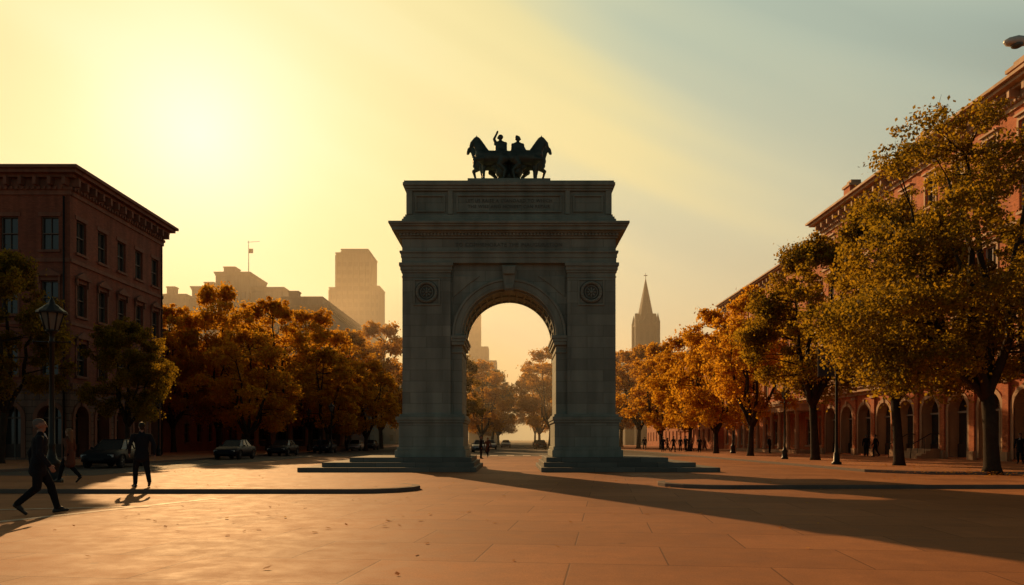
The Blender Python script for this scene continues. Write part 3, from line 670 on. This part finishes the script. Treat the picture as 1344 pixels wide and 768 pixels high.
def left_building():
    b = B(); H = 19.2; L1 = 24; L2 = 13.2; X0 = -29.0; Y0 = 50
    for (Lw, Mx, e) in ((L1, frame_at(X0-L1, Y0, 0, 0), (0, 1)), (L2, frame_at(X0, Y0, 0, 90), (0, 1))):
        b.M = Mx; ops = []; n = 5 if Lw == L2 else 9; s = Lw/n
        for k in range(n):
            c = (k+.5)*s
            ops.append((c-.58, c+.58, 13.9, 16.1, 'rect')); ops.append((c-.58, c+.58, 9.7, 11.9, 'hood')); ops.append((c-.58, c+.58, 5.7, 7.9, 'hood'))
            ops.append((c-.8, c+.8, .25, 3.7, 'arch'))
        wall(b, Lw, 4.9, [o for o in ops if o[3] < 4.9], 'darkstone', 'browntrim')
        wall(b, Lw, H, [o for o in ops if o[3] > 4.9], 'brown', 'browntrim', z0=4.9)
        cornice(b, Lw, H+(.004 if Lw == L2 else 0), .95, 'browntrim', 1.7, e[0], e[1], .95)
        b.box(0, Lw, -.18, .05, 4.75, 5.15, 'browntrim'); b.box(0, Lw, -.10, .05, 13.1, 13.35, 'browntrim'); b.box(0, Lw, -.08, .05, 9.0, 9.2, 'browntrim')
        b.tube([(Lw-.35, -.12, .2), (Lw-.35, -.12, H-1.8)], [.06]*2, 'iron')
    b.M = Matrix.Identity(4)
    b.box(X0-L1, X0-.3, Y0+.3, Y0+L2, H-.35, H-.05, 'roof')
    b.quad((X0-L1, Y0+L2, 0), (X0, Y0+L2, 0), (X0, Y0+L2, H), (X0-L1, Y0+L2, H), 'brown')
    b.box(X0-9, X0-7.6, Y0+5, Y0+6.4, H-.1, H+1.2, 'brown')
    b.obj("brownstone_building")
left_building()
def columned():
    b = B(); X0 = -44; Y0 = 104; b.M = frame_at(X0, Y0, 0, 0); L = 22; H = 10.5
    wall(b, L, H, [(1+i*2.2, 2.2+i*2.2, 1.5, 4.6, 'rect') for i in range(9)]+[(1+i*2.2, 2.2+i*2.2, 6.0, 8.2, 'rect') for i in range(9)], 'grey', 'trim')
    b.box(0, L, -2.4, -.02, 0, .6, 'trim'); b.box(-.3, L+.3, -2.7, -.02, 8.4, 9.6, 'trim'); b.box(-.6, L+.6, -3, 1, 9.6, 10.1, 'trim')
    for k in range(10): b.lathe(.6+k*2.3, -2.1, [(.42, .6), (.42, .8), (.34, .9), (.33, 4), (.28, 7.9), (.4, 8.1), (.42, 8.4)], 'trim', 12)
    b.box(.01, L, .3, 14, 0, H-.1, 'grey'); b.obj("columned_building")
columned()
generic("rowhouse_building", -37, 68, 90, 34, 14, 13.0, 'brown', 'browntrim', far_=False, fs=3.8)
D = 200
generic("office_building", PX(283, D), D, 0, PX(327, D)-PX(283, D), 14, PZ(357, D), 'grey', 'grey', 3.4, 2.6, True, .4, .7, [(1, 4, 3, 7, 1.8)])
generic("office_building", PX(254, D), D-1, 0, PX(282.7, D)-PX(254, D), 12, PZ(377, D), 'grey', 'grey', 3.4, 2.6, True, .4, .7, [(2, 4.5, 3, 6, 1.5)])
generic("office_building", PX(327.3, D), D+1, 0, PX(370, D)-PX(327.3, D), 16, PZ(376, D), 'grey', 'grey', 3.4, 2.6, True, .4, .7)
generic("office_building", PX(196, 190), 190, 0, 9, 12, PZ(386, 190), 'grey', 'grey', 3.4, 2.6, True, .4, .7, [(3, 5, 3, 5, 2.2)])
b = B(); b.tube([(PX(316, D), D+6, 40), (PX(316, D), D+6, PZ(316, D+6))], [.16, .07], 'iron'); b.tube([(PX(314, D), D+6, PZ(318, D+6)), (PX(331, D), D+6, PZ(317, D+6))], [.06, .05], 'iron')
b.box(PX(316.5, D), PX(322, D), D+5.98, D+6.02, PZ(325, D), PZ(319, D), 'grey'); b.obj("flagpole")
generic("mansard_building", -49.5, 160, 0, 10.2, 44, PZ(400, 160), 'grey', 'grey', 3.6, 2.5, True, .8, .6, [(.8, 9.4, 1, 42, 1.6), (2, 4, 2, 4, 3)])
def skyscraper(name, D, x0, x1, top, extra, W=16):
    b = B()
    parts = [(x0, x1, top, 0, W)]+extra
    for (a, c, t, y0, w) in parts:
        X0, X1, Z = PX(a, D), PX(c, D), PZ(t, D)
        b.box(X0, X1, D+y0, D+y0+w, 0, Z, 'far'); b.box(X0-.25, X1+.25, D+y0-.25, D+y0+w+.25, Z, Z+.5, 'far')
        n = max(2, int((X1-X0)/2.1)); s = (X1-X0)/n
        for i in range(n+1):
            b.box(X0+i*s-.28, X0+i*s+.28, D+y0-.35, D+y0-.005, 0, Z-.6, 'far')
        for z in np.arange(20, Z-4, 3.4):
            for i in range(n): b.box(X0+i*s+.4, X0+(i+1)*s-.4, D+y0-.06, D+y0+.1, z, z+1.9, 'slate')
        for j in range(5): b.box(X1-.01, X1+.3, D+y0+1+j*w/5, D+y0+1.6+j*w/5, 0, Z-.6, 'far')
    return b.obj(name)
skyscraper("skyscraper", 320, 441, 486, 333, [(446, 481, 326, 3, 10), (486.2, 497, 376, 1, 14), (431.5, 440.8, 378, 1, 14)])
skyscraper("skyscraper", 340, 616, 629, 404, [(629.2, 640, 456, 1, 12), (640.2, 651, 474, 2, 12)])
def steeple():
    D = 200; b = B(); cx = PX(850, D); hw = 2.75; zt = PZ(424, D); b.M = Matrix.Translation((cx, D+3, 0))
    b.box(-hw, hw, -hw, hw, 0, zt, 'grey'); b.box(-hw-.25, hw+.25, -hw-.25, hw+.25, zt-7.5, zt-7.0, 'grey'); b.box(-hw-.25, hw+.25, -hw-.25, hw+.25, zt-.5, zt, 'grey')
    for x in (-1.5, 0, 1.5):
        b.box(x-.42, x+.42, -hw-.04, -hw+.2, zt-6.2, zt-2.2, 'slate'); b.ring(x, zt-2.2, .42, .65, -hw-.15, -hw, 'grey', n=8)
    for s in (-1, 1):
        for t in (-1, 1):
            b.box(s*hw-.5, s*hw+.5, t*hw-.5, t*hw+.5, 0, zt+.6, 'grey'); b.lathe(s*hw, t*hw, [(.5, zt+.6), (.02, zt+2.8)], 'grey', 6, False)
    for a in range(4):
        b.M = Matrix.Translation((cx, D+3, 0)) @ Matrix.Rotation(a*math.pi/2, 4, 'Z')
        b.prism([(-1.5, zt), (1.5, zt), (0, zt+3.0)], -hw-.1, -hw+1.2, 'grey')
    b.M = Matrix.Translation((cx, D+3, 0))
    b.lathe(0, 0, [(2.5, zt), (1.75, zt+4), (1.1, PZ(388, D)), (.08, PZ(363, D))], 'slate', 8, False)
    b.tube([(0, 0, PZ(364, D)), (0, 0, PZ(355, D))], [.08, .05], 'iron'); b.box(-.5, .5, -.05, .05, PZ(359, D), PZ(358, D), 'iron')
    b.box(-5, 9, 3, 30, 0, 15, 'grey'); b.prism([(-5.5, 15), (9.5, 15), (2, 22)], 3, 30, 'slate')
    b.obj("church_steeple")
steeple()
for (x0, x1, t, D) in ((865, 905, 462, 210), (540, 600, 470, 260), (800, 836, 478, 240), (725, 800, 500, 300), (395, 520, 480, 240)):
    generic("distant_building", PX(x0, D), D, 0, PX(x1, D)-PX(x0, D), 14, PZ(t, D), 'far', 'far', 3.6, 3, True, .4)

# ------------------------------------------------------------ trees
def make_tree(name, H, R, zb, nleaf, ls, seed, tr, leafk, nclump=80, fork=None, off=(0, 0), pw=.85):
    rng = np.random.default_rng(seed); rd = random.Random(seed)
    b = B(); fork = fork or zb*0.75; OFF = Vector((off[0], off[1], 0))
    lean = Vector((rd.uniform(-.3, .3), rd.uniform(-.3, .3), 0))+OFF*.12
    tp = [Vector((0, 0, -.1)), Vector((0, 0, .25)), lean*.3+Vector((0, 0, fork*.5)), lean*.8+Vector((0, 0, fork))]
    b.tube(tp, [tr*1.5, tr*1.1, tr*.9, tr*.85], 'bark', 10)
    top = tp[-1]; limbs = []
    K = 6
    for k in range(K):
        a = 2*math.pi*(k+rd.uniform(-.25, .25))/K; t = rd.uniform(.45, .9) if k else 1.0
        rr = R*rd.uniform(.45, .75)*(1-t*.35) if k else R*.1
        end = Vector((math.cos(a)*rr, math.sin(a)*rr, zb+(H-zb)*t*.85))+OFF
        p1 = top.lerp(end, .33)+Vector((math.cos(a), math.sin(a), 0))*R*.10+Vector((rd.uniform(-.2, .2), rd.uniform(-.2, .2), -.02*H))
        p2 = top.lerp(end, .66)+Vector((rd.uniform(-.4, .4), rd.uniform(-.4, .4), .1))
        pts = [top-Vector((0, 0, .2)), p1, p2, end]; fine = []
        for i in range(3):
            for s in range(4): fine.append(pts[i].lerp(pts[i+1], s/4)+Vector((rd.uniform(-.07, .07), rd.uniform(-.07, .07), 0)))
        fine.append(end); rad = [tr*.62*(1-i/len(fine))**.8+.02 for i in range(len(fine))]
        b.tube(fine, rad, 'bark', 6); limbs += [(p, r) for p, r in zip(fine[2:], rad[2:])]
    cl = []
    for i in range(nclump):
        t = rd.random()**pw; prof = math.sin(math.pi*min(1, .12+t*.86)**.85)**.55; prof = max(.15, prof)
        a = rd.uniform(0, 6.283); r = R*prof*(rd.random()**.42)*rd.uniform(.8, 1.15)
        z = zb+(H-zb)*t-((r/R)**2)*(H-zb)*.08
        c = Vector((math.cos(a)*r, math.sin(a)*r, z))+OFF; cr = R*rd.uniform(.10, .24)*(1-.35*t)
        cl.append((c, cr))
        p, pr = min(limbs, key=lambda q: (q[0]-c).length+max(0, q[0].z-c.z)*.6)
        mid = p.lerp(c, .5)+Vector((rd.uniform(-.2, .2), rd.uniform(-.2, .2), rd.uniform(-.1, .3)))
        b.tube([p, mid, c], [max(.02, min(pr*.6, tr*.2)), .022*R/4, .010], 'bark', 4)
        for s in range(3):
            e = c+Vector((rd.uniform(-1, 1), rd.uniform(-1, 1), rd.uniform(-.3, 1)))*cr*1.2
            b.tube([mid.lerp(c, .6), e], [.016, .006], 'bark', 3)
            if s == 0: cl.append((e, cr*.45))
    w = np.array([c[1]**2 for c in cl]); w /= w.sum(); idx = rng.choice(len(cl), nleaf, p=w)
    C = np.array([list(c[0]) for c in cl])[idx]; CR = np.array([c[1] for c in cl])[idx]
    g = rng.normal(size=(nleaf, 3)); g /= np.linalg.norm(g, axis=1)[:, None]; g *= (rng.random(nleaf)**.45*1.25)[:, None]
    out = rng.random(nleaf) < .18; g[out] *= rng.uniform(1.0, 1.7, (out.sum(), 1))
    P = C+g*CR[:, None]*np.array([1, 1, .72])
    d = rng.normal(size=(nleaf, 3)); d[:, 2] -= .3; d /= np.linalg.norm(d, axis=1)[:, None]
    q = rng.normal(size=(nleaf, 3)); s = np.cross(d, q); s /= np.linalg.norm(s, axis=1)[:, None]
    l = ls*rng.uniform(.6, 1.35, nleaf)[:, None]; wd = l*.34
    V = np.stack([P-d*l*.5, P+s*wd-d*l*.05, P+d*l*.55, P-s*wd-d*l*.05], 1).reshape(-1, 3)
    me0 = b.mesh(name+"_w", False); nv = len(me0.vertices); co = np.empty(nv*3); me0.vertices.foreach_get("co", co)
    nb = len(b.f)
    verts = np.vstack([co.reshape(-1, 3), V])
    sizes = np.array([len(f) for f in b.f]+[4]*nleaf, np.int32); loops = np.concatenate([np.array([i for f in b.f for i in f], np.int32), np.arange(nv, nv+4*nleaf, dtype=np.int32)])
    starts = np.concatenate([[0], np.cumsum(sizes)[:-1]]).astype(np.int32)
    me = bpy.data.meshes.new(name); me.vertices.add(len(verts)); me.vertices.foreach_set("co", verts.astype(np.float32).ravel())
    me.loops.add(len(loops)); me.loops.foreach_set("vertex_index", loops); me.polygons.add(len(sizes)); me.polygons.foreach_set("loop_start", starts)
    me.materials.append(M['bark']); me.materials.append(M[leafk])
    me.polygons.foreach_set("material_index", np.array([0]*nb+[1]*nleaf, np.int32)); me.polygons.foreach_set("use_smooth", np.array([True]*nb+[False]*nleaf))
    me.update(calc_edges=True); me.validate(); bpy.data.meshes.remove(me0); return me
T1 = make_tree("elm_big", 14.8, 4.9, 4.2, 64000, .15, 11, .30, 'leafG', 125, 3.2, (-1.5, 0), 1.3)
T2 = make_tree("elm_mid", 12.0, 4.2, 4.2, 44000, .165, 23, .24, 'leafG', 90)
T3 = make_tree("elm_orange_a", 12.0, 4.4, 3.2, 22000, .23, 35, .24, 'leafO', 76)
T4 = make_tree("elm_orange_b", 12.0, 4.8, 2.6, 22000, .24, 47, .24, 'leafO', 80)
rt = random.Random(5)
def tree(me, px, D, top, base_h, wx=1.0, rot=None, X=None):
    h = PZ(top, D)-0.1; s = h/base_h
    return place(me, "elm_tree", (PX(px, D) if X is None else X, D, 0.1), rt.uniform(0, 6.28) if rot is None else rot, (s*wx, s*wx, s))
tree(T1, 1302, 31, 152, 14.8, 1.0, 0.0)
tree(T2, 1180, 38.5, 270, 12.0, .92, 1.0)
tree(T2, 1385, 37, 285, 12.0, 1.05, 2.2)
tree(T2, 1070, 49, 322, 12.0, 0.95, 3.0)
tree(T3, 985, 62, 385, 12.0, .9)
tree(T4, 940, 74, 412, 12.0, .9)
tree(T3, 905, 88, 440, 12.0, .9)
tree(T4, 868, 104, 455, 12.0, 1.0)
tree(T3, 838, 118, 458, 12.0, 1.0)
tree(T3, 815, 140, 465, 12.0, 1.0)
tree(T4, 288, 84, 383, 12.0, .85)
tree(T3, 228, 80, 408, 12.0, .9)
tree(T3, 352, 92, 398, 12.0, .9)
tree(T4, 408, 100, 412, 12.0, .9)
tree(T3, 455, 112, 438, 12.0, .95)
tree(T4, 500, 126, 430, 12.0, .9)
tree(T3, 535, 150, 448, 12.0, .9)
tree(T4, 325, 74, 440, 12.0, 1.1)
tree(T3, 430, 86, 462, 12.0, 1.1)
tree(T4, 480, 100, 478, 12.0, 1.1)
tree(T2, 0, 42, 335, 12.0, .9)
tree(T2, 168, 49, 425, 12.0, .95)
tree(T4, 632, 150, 478, 12.0, 1.0); tree(T2, 646, 190, 488, 12.0, 1.0); tree(T2, 600, 120, 470, 12.0, 1.0); tree(T4, 654, 240, 505, 12.0, 1.0)
tree(T3, 722, 150, 458, 12.0, 1.0); tree(T4, 708, 190, 482, 12.0, .9); tree(T3, 702, 240, 505, 12.0, .9); tree(T3, 770, 130, 465, 12.0, 1.0)
for i in range(16):
    x = -60+i*10+rt.uniform(-3, 3)
    if abs(x) > 10: tree((T3, T4)[i % 2], HX+x*F/270, 270+rt.uniform(-15, 15), 525, 12.0, 1.1)

# ------------------------------------------------------------ cars
def car_mesh(name, paint):
    b = B()
    st = [(-2.28, .66, .42, .62, .66), (-2.22, .80, .30, .78, .86), (-1.95, .87, .24, .86, .96), (-1.4, .90, .20, .88, .97), (-.6, .91, .19, .88, .95), (.3, .91, .19, .87, .94),
          (1.0, .90, .20, .85, .95), (1.6, .88, .22, .80, .87), (2.05, .83, .26, .70, .77), (2.26, .70, .32, .60, .66), (2.32, .55, .40, .54, .56)]
    v = []; f = []; nn = 10
    for (x, w, zb, zs, zt) in st:
        half = [(w*.80, zb), (w*.97, zb+.08), (w, (zb+zs)/2), (w*.985, zs), (w*.86, zt)]
        ring = half+[(-a, c) for a, c in reversed(half)]
        v += [(x, a, c) for a, c in ring]
    for j in range(len(st)-1):
        for i in range(nn): f.append((j*nn+i, j*nn+(i+1) % nn, (j+1)*nn+(i+1) % nn, (j+1)*nn+i))
    f.append(tuple(range(nn))); f.append(tuple((len(st)-1)*nn+i for i in range(nn)))
    b.add(v, f, paint, True)
    gb = [(-1.85, .70), (-1.45, .77), (.55, .78), (1.12, .66)]; gr = [(-1.15, .55), (-.9, .58), (.05, .58), (.30, .54)]; zb_, zr = .93, 1.40
    def loop(g, z, k=1.0): return [(x, w*k, z) for x, w in g]+[(x, -w*k, z) for x, w in reversed(g)]
    lb = loop(gb, zb_); lr = loop(gr, zr); n = 8
    b.add(lb+lr, [(i, (i+1) % n, (i+1) % n+n, i+n) for i in range(n)], 'carglass')
    lr2 = loop(gr, zr-.02, 1.03); lr3 = loop([(x*.93, w*.85) for x, w in gr], zr+.05)
    b.add(lr2+lr3, [(i, (i+1) % n, (i+1) % n+n, i+n) for i in range(n)]+[tuple(range(n, 2*n))], paint, True)
    for s in (-1, 1):
        for a, c in (((-1.85, .70), (-1.15, .55)), ((-1.45, .77), (-.9, .58)), ((-.45, .785), (-.42, .585)), ((.55, .785), (.05, .585)), ((1.12, .66), (.30, .54))):
            b.tube([(a[0], s*a[1], zb_-.02), (c[0], s*c[1], zr)], [.035, .03], paint, 5)
        for x in (-1.38, 1.42):
            m0 = b.M; b.M = Matrix.Translation((x, s*.70, .325)) @ Matrix.Rotation(-s*math.pi/2, 4, 'X')
            b.lathe(0, 0, [(.30, -.02), (.325, .0), (.325, .17), (.29, .20), (.20, .195)], 'tyre', 20)
            b.lathe(0, 0, [(.21, .10), (.21, .19), (.19, .17), (.06, .16), (.05, .185)], 'rim', 20)
            for k in range(5):
                a = k*1.2566; b.tube([(0, 0, .175), (.19*math.cos(a), .19*math.sin(a), .185)], [.03, .025], 'rim', 4)
            b.M = m0
            b.ring(x, .33, .345, .41, s*.915-.01, s*.915+.01, 'tyre', 0, math.pi, 12)
        b.box(2.02, 2.25, s*.62-.13, s*.62+.13, .56, .68, 'headlight'); b.box(-2.27, -2.05, s*.62-.15, s*.62+.15, .64, .80, 'taillight')
        b.tube([(.62, s*.78, .96), (.62, s*.96, 1.0)], [.03, .07], paint, 6)
        b.box(-.9, -.72, s*.905-.012, s*.905+.012, .76, .79, 'rim'); b.box(.02, .2, s*.905-.012, s*.905+.012, .76, .79, 'rim')
    b.box(2.18, 2.34, -.35, .35, .40, .52, 'tyre'); b.box(-2.32, -2.24, -.26, .26, .44, .56, 'headlight'); b.box(-2.30, -2.1, -.7, .7, .30, .40, 'tyre')
    return b.mesh(name)
CB = car_mesh("car_black", 'paint_black'); CN = car_mesh("car_navy", 'paint_blue'); CS = car_mesh("car_silver", 'paint_silver')
for me, x, y, rot in ((CB, -20.6, 39.6, -84), (CN, -20.7, 57, -90), (CB, -20.7, 69, -90), (CS, -20.7, 101, -90), (CN, -20.6, 111, -90), (CS, -3.3, 118, -90), (CS, -1.2, 150, -90), (CN, 4.5, 120, 90), (CN, -20.6, 84, -90),
                      (CB, 5, 150, 90), (CS, -3.8, 90, -90)):
    place(me, "parked_car" if x < -10 else "car", (x, y, 0.012), math.radians(rot))

# ------------------------------------------------------------ street lamps etc
def lamp_mesh(h=5.2, name="lamp"):
    b = B(); I = 'iron'
    b.lathe(0, 0, [(.26, 0), (.26, .12), (.21, .16), (.20, .55), (.23, .6), (.13, .72), (.085, .95), (.075, 1.1), (.095, 1.15), (.07, 1.2), (.055, h-1.3), (.09, h-1.27), (.05, h-1.2), (.06, h-1.02), (.13, h-.95), (.16, h-.9)], I, 14)
    b.lathe(0, 0, [(.15, h-.9), (.27, h-.42), (.27, h-.38)], 'lampglass', 8, False)
    for k in range(8):
        a = math.pi*2*k/8; b.tube([(.155*math.cos(a), .155*math.sin(a), h-.9), (.278*math.cos(a), .278*math.sin(a), h-.4)], [.02, .02], I, 4)
    b.lathe(0, 0, [(.36, h-.40), (.36, h-.35), (.25, h-.25), (.14, h-.14), (.08, h-.1), (.07, h-.05), (.02, h+.10)], I, 12, False)
    b.tube([(-.42, 0, h-1.25), (.42, 0, h-1.25)], [.02, .02], I, 5)
    for s in (-1, 1): b.lathe(s*.42, 0, [(.01, h-1.3), (.035, h-1.25), (.01, h-1.2)], I, 6)
    return b.mesh(name)
LM = lamp_mesh(5.5)
place(LM, "street_lamp", (PX(68, 25), 25, 0.0), 0.2, (1.3, 1.3, PZ(390, 25)/5.6))
for px, D, t in ((1030, 51.5, 505), (962, 74, 512), (208, 62, 520), (435, 76, 528), (918, 100, 530), (405, 90, 535)):
    place(LM, "street_lamp", (PX(px, D), D, .13), .3, (PZ(t, D)-.13)/5.6)
def banner_lamp():
    b = B(); D = 40; h = PZ(438, D)
    b.lathe(0, 0, [(.25, 0), (.25, .15), (.17, .2), (.15, .6), (.1, .7), (.075, 1.2), (.06, h-.4), (.05, h)], 'iron', 12)
    b.tube([(0, 0, h-.3), (-.3, 0, h-.05), (-.75, 0, h+.02)], [.035, .03, .03], 'iron'); b.box(-1.15, -.6, -.11, .11, h-.06, h+.05, 'iron', .05, .03)
    b.tube([(0, 0, h-.85), (-1.0, 0, h-.85)], [.02, .015], 'iron'); b.tube([(0, 0, h-2.35), (-1.0, 0, h-2.35)], [.02, .015], 'iron')
    b.box(-.98, -.12, -.012, .012, h-2.33, h-.87, 'banner'); b.box(-.88, -.22, -.017, .017, h-1.35, h-1.25, 'frame2'); b.box(-.88, -.35, -.017, .017, h-1.58, h-1.52, 'frame2')
    b.obj("banner_lamp_post", 0, (PX(1098, D), D, .1))
banner_lamp()
def tall_light():
    b = B(); h = 11.75
    b.lathe(0, 0, [(.24, 0), (.24, .5), (.14, .6), (.12, 1.2), (.07, h-.4), (.06, h)], 'rim', 12)
    b.tube([(0, 0, h-.35), (-.25, 0, h+.0), (-.75, 0, h+.12)], [.05, .045, .04], 'rim', 8)
    b.lathe(0, 0, [(.09, h-.05), (.06, h+.08)], 'rim', 10)
    hd = [(-.62, .07, h+.07, h+.17), (-.80, .13, h+.04, h+.22), (-1.05, .17, h+.02, h+.24), (-1.28, .13, h+.03, h+.19), (-1.38, .05, h+.07, h+.14)]
    v = []; f = []
    for (x, w, z0, z1) in hd: v += [(x, -w*.7, z0), (x, w*.7, z0), (x, w, (z0+z1)/2), (x, w*.5, z1), (x, -w*.5, z1), (x, -w, (z0+z1)/2)]
    for j in range(4):
        for i in range(6): f.append((j*6+i, j*6+(i+1) % 6, (j+1)*6+(i+1) % 6, (j+1)*6+i))
    f += [tuple(range(6)), tuple(24+i for i in range(6))]
    b.add(v, f, 'paintwhite', True); b.lathe(-1.05, 0, [(.05, h-.06), (.13, h-.02), (.15, h+.03)], 'lampglass', 12)
    b.obj("tall_street_light", 0, (PX(1318, 20)+1.38, 20, 0.004))
tall_light()
def fallen():
    rg = random.Random(9); b = B()
    spots = [(18.5, 30.5, 3.6, 420), (19.5, 38, 4, 420), (19, 48, 5, 350), (17, 27, 4, 160), (-24, 40, 4, 300), (-23.5, 48, 4, 260), (-16, 36, 8, 200), (4, 24, 14, 170), (-5, 14, 7, 70)]
    for (x, y, r, n) in spots:
        for i in range(n):
            px, py = rg.gauss(x, r*.5), rg.gauss(y, r*.5); a = rg.uniform(0, 6.28); s = rg.uniform(.035, .075)
            if px > 14.8 and py > 25.5 or px < -21.5: z = .137
            elif 20.2 < py < 22.9 and px < -3.5 or (22.6 < py < 25.0 and px > 5.5): z = .127
            elif -10 < px+.14 < 10 and 33 < py < 41.5: continue
            else: z = .016
            c, q = math.cos(a), math.sin(a); t = rg.uniform(0, .03)
            b.add([(px-c*s, py-q*s, z), (px+q*s*.5, py-c*s*.5, z+t*.5), (px+c*s, py+q*s, z+t), (px-q*s*.5, py+c*s*.5, z+t*.4)], [(0, 1, 2, 3)], 'leafO')
    b.obj("fallen_leaves")
fallen()

# ------------------------------------------------------------ haze volume (real air)
def haze():
    m, nt, out = new_mat("morning_haze")
    v = nt.nodes.new("ShaderNodeVolumePrincipled")
    v.inputs['Color'].default_value = (1.0, .86, .66, 1); v.inputs['Density'].default_value = 0.0022; v.inputs['Anisotropy'].default_value = 0.45
    nt.links.new(v.outputs[0], out.inputs['Volume'])
    b = B(); M['haze'] = m; b.box(-500, 500, 96, 720, -2, 52, 'haze'); b.obj("haze_background")
haze()

# ------------------------------------------------------------ light + sky
sd = Vector(((262-HX)/F, 1, (HY-178)/F)).normalized()
sun_d = bpy.data.lights.new("sun", 'SUN'); sun_d.energy = 5.0; sun_d.angle = math.radians(.5); sun_d.color = (1.0, .57, .23)
sun = bpy.data.objects.new("sun", sun_d); scene.collection.objects.link(sun); sun.rotation_euler = sd.to_track_quat('Z', 'Y').to_euler(); sun.location = (-30, 60, 60)
el = math.asin(sd.z); az = math.atan2(sd.x, sd.y)
w = bpy.data.worlds.new("World"); scene.world = w; w.use_nodes = True; nt = w.node_tree; nt.nodes.clear(); L = nt.links
out = nt.nodes.new("ShaderNodeOutputWorld"); bg = nt.nodes.new("ShaderNodeBackground"); L.new(bg.outputs[0], out.inputs[0]); bg.inputs[1].default_value = 0.1
sky = nt.nodes.new("ShaderNodeTexSky"); sky.sky_type = 'NISHITA'; sky.sun_disc = False; sky.sun_elevation = el; sky.sun_rotation = az; sky.dust_density = 5; sky.air_density = 1.5
tc = nt.nodes.new("ShaderNodeTexCoord"); nrm = nt.nodes.new("ShaderNodeVectorMath"); nrm.operation = 'NORMALIZE'; L.new(tc.outputs['Generated'], nrm.inputs[0])
dt = nt.nodes.new("ShaderNodeVectorMath"); dt.operation = 'DOT_PRODUCT'; L.new(nrm.outputs[0], dt.inputs[0]); dt.inputs[1].default_value = sd
ang = mth(nt, 'DIVIDE', mth(nt, 'ARCCOSINE', dt.outputs['Value']), math.pi)
mp = nt.nodes.new("ShaderNodeMapping"); mp.inputs['Rotation'].default_value = (0, math.radians(-24), 0); L.new(nrm.outputs[0], mp.inputs[0])
mp2 = nt.nodes.new("ShaderNodeMapping"); mp2.inputs['Scale'].default_value = (.3, .3, 3.6); L.new(mp.outputs[0], mp2.inputs[0])
ns = N(nt, "ShaderNodeTexNoise", Scale=2.6, Detail=2.0, Roughness=.45); L.new(mp2.outputs[0], ns.inputs['Vector'])
stk = maprange(nt, ns.outputs[0], .38, .62, -.5, .5)
ang2 = mth(nt, 'ADD', ang, mth(nt, 'MULTIPLY', stk, mth(nt, 'MULTIPLY', maprange(nt, ang, .03, .14), -.10)))
ramp = nt.nodes.new("ShaderNodeValToRGB"); L.new(ang2, ramp.inputs[0]); cr = ramp.color_ramp; cr.interpolation = 'B_SPLINE'
stops = [(0, (1.2, 1.12, .90)), (4, (1.08, .98, .66)), (9, (.99, .86, .42)), (15, (.94, .78, .36)), (22, (.84, .74, .37)), (29, (.66, .66, .42)), (37, (.46, .55, .44)), (48, (.34, .46, .41)), (58, (.29, .41, .38)), (75, (.11, .16, .155)), (110, (.115, .165, .155)), (180, (.115, .165, .155))]
while len(cr.elements) < len(stops): cr.elements.new(.5)
for e, (a, c) in zip(cr.elements, stops): e.position = a/180; e.color = rgba(c)
sp = nt.nodes.new("ShaderNodeSeparateXYZ"); L.new(nrm.outputs[0], sp.inputs[0])
hz = mth(nt, 'POWER', 2.718, mth(nt, 'MULTIPLY', mth(nt, 'MAXIMUM', sp.outputs[2], 0.0), -3.6))
hz = mth(nt, 'MULTIPLY', hz, .92)
hr = nt.nodes.new("ShaderNodeValToRGB"); L.new(ang, hr.inputs[0]); h2 = hr.color_ramp
hs = [(0, (1.05, .93, .50)), (20, (1.0, .82, .38)), (42, (.96, .75, .36)), (60, (.58, .44, .25)), (85, (.12, .14, .12)), (180, (.115, .155, .14))]
while len(h2.elements) < len(hs): h2.elements.new(.5)
for e, (a, c) in zip(h2.elements, hs): e.position = a/180; e.color = rgba(c)
col = mixc(nt, hz, ramp.outputs[0], hr.outputs[0])
sc = nt.nodes.new("ShaderNodeVectorMath"); sc.operation = 'SCALE'; L.new(col, sc.inputs[0]); L.new(maprange(nt, sp.outputs[2], .50, .70, 9.4, 1.0), sc.inputs['Scale'])
sk = nt.nodes.new("ShaderNodeVectorMath"); sk.operation = 'SCALE'; L.new(sky.outputs[0], sk.inputs[0]); sk.inputs['Scale'].default_value = .03
ad = nt.nodes.new("ShaderNodeVectorMath"); ad.operation = 'ADD'; L.new(sc.outputs[0], ad.inputs[0]); L.new(sk.outputs[0], ad.inputs[1]); L.new(ad.outputs[0], bg.inputs[0])

scene.view_settings.view_transform = 'Standard'; scene.view_settings.look = 'None'; scene.view_settings.exposure = 0; scene.view_settings.gamma = 1
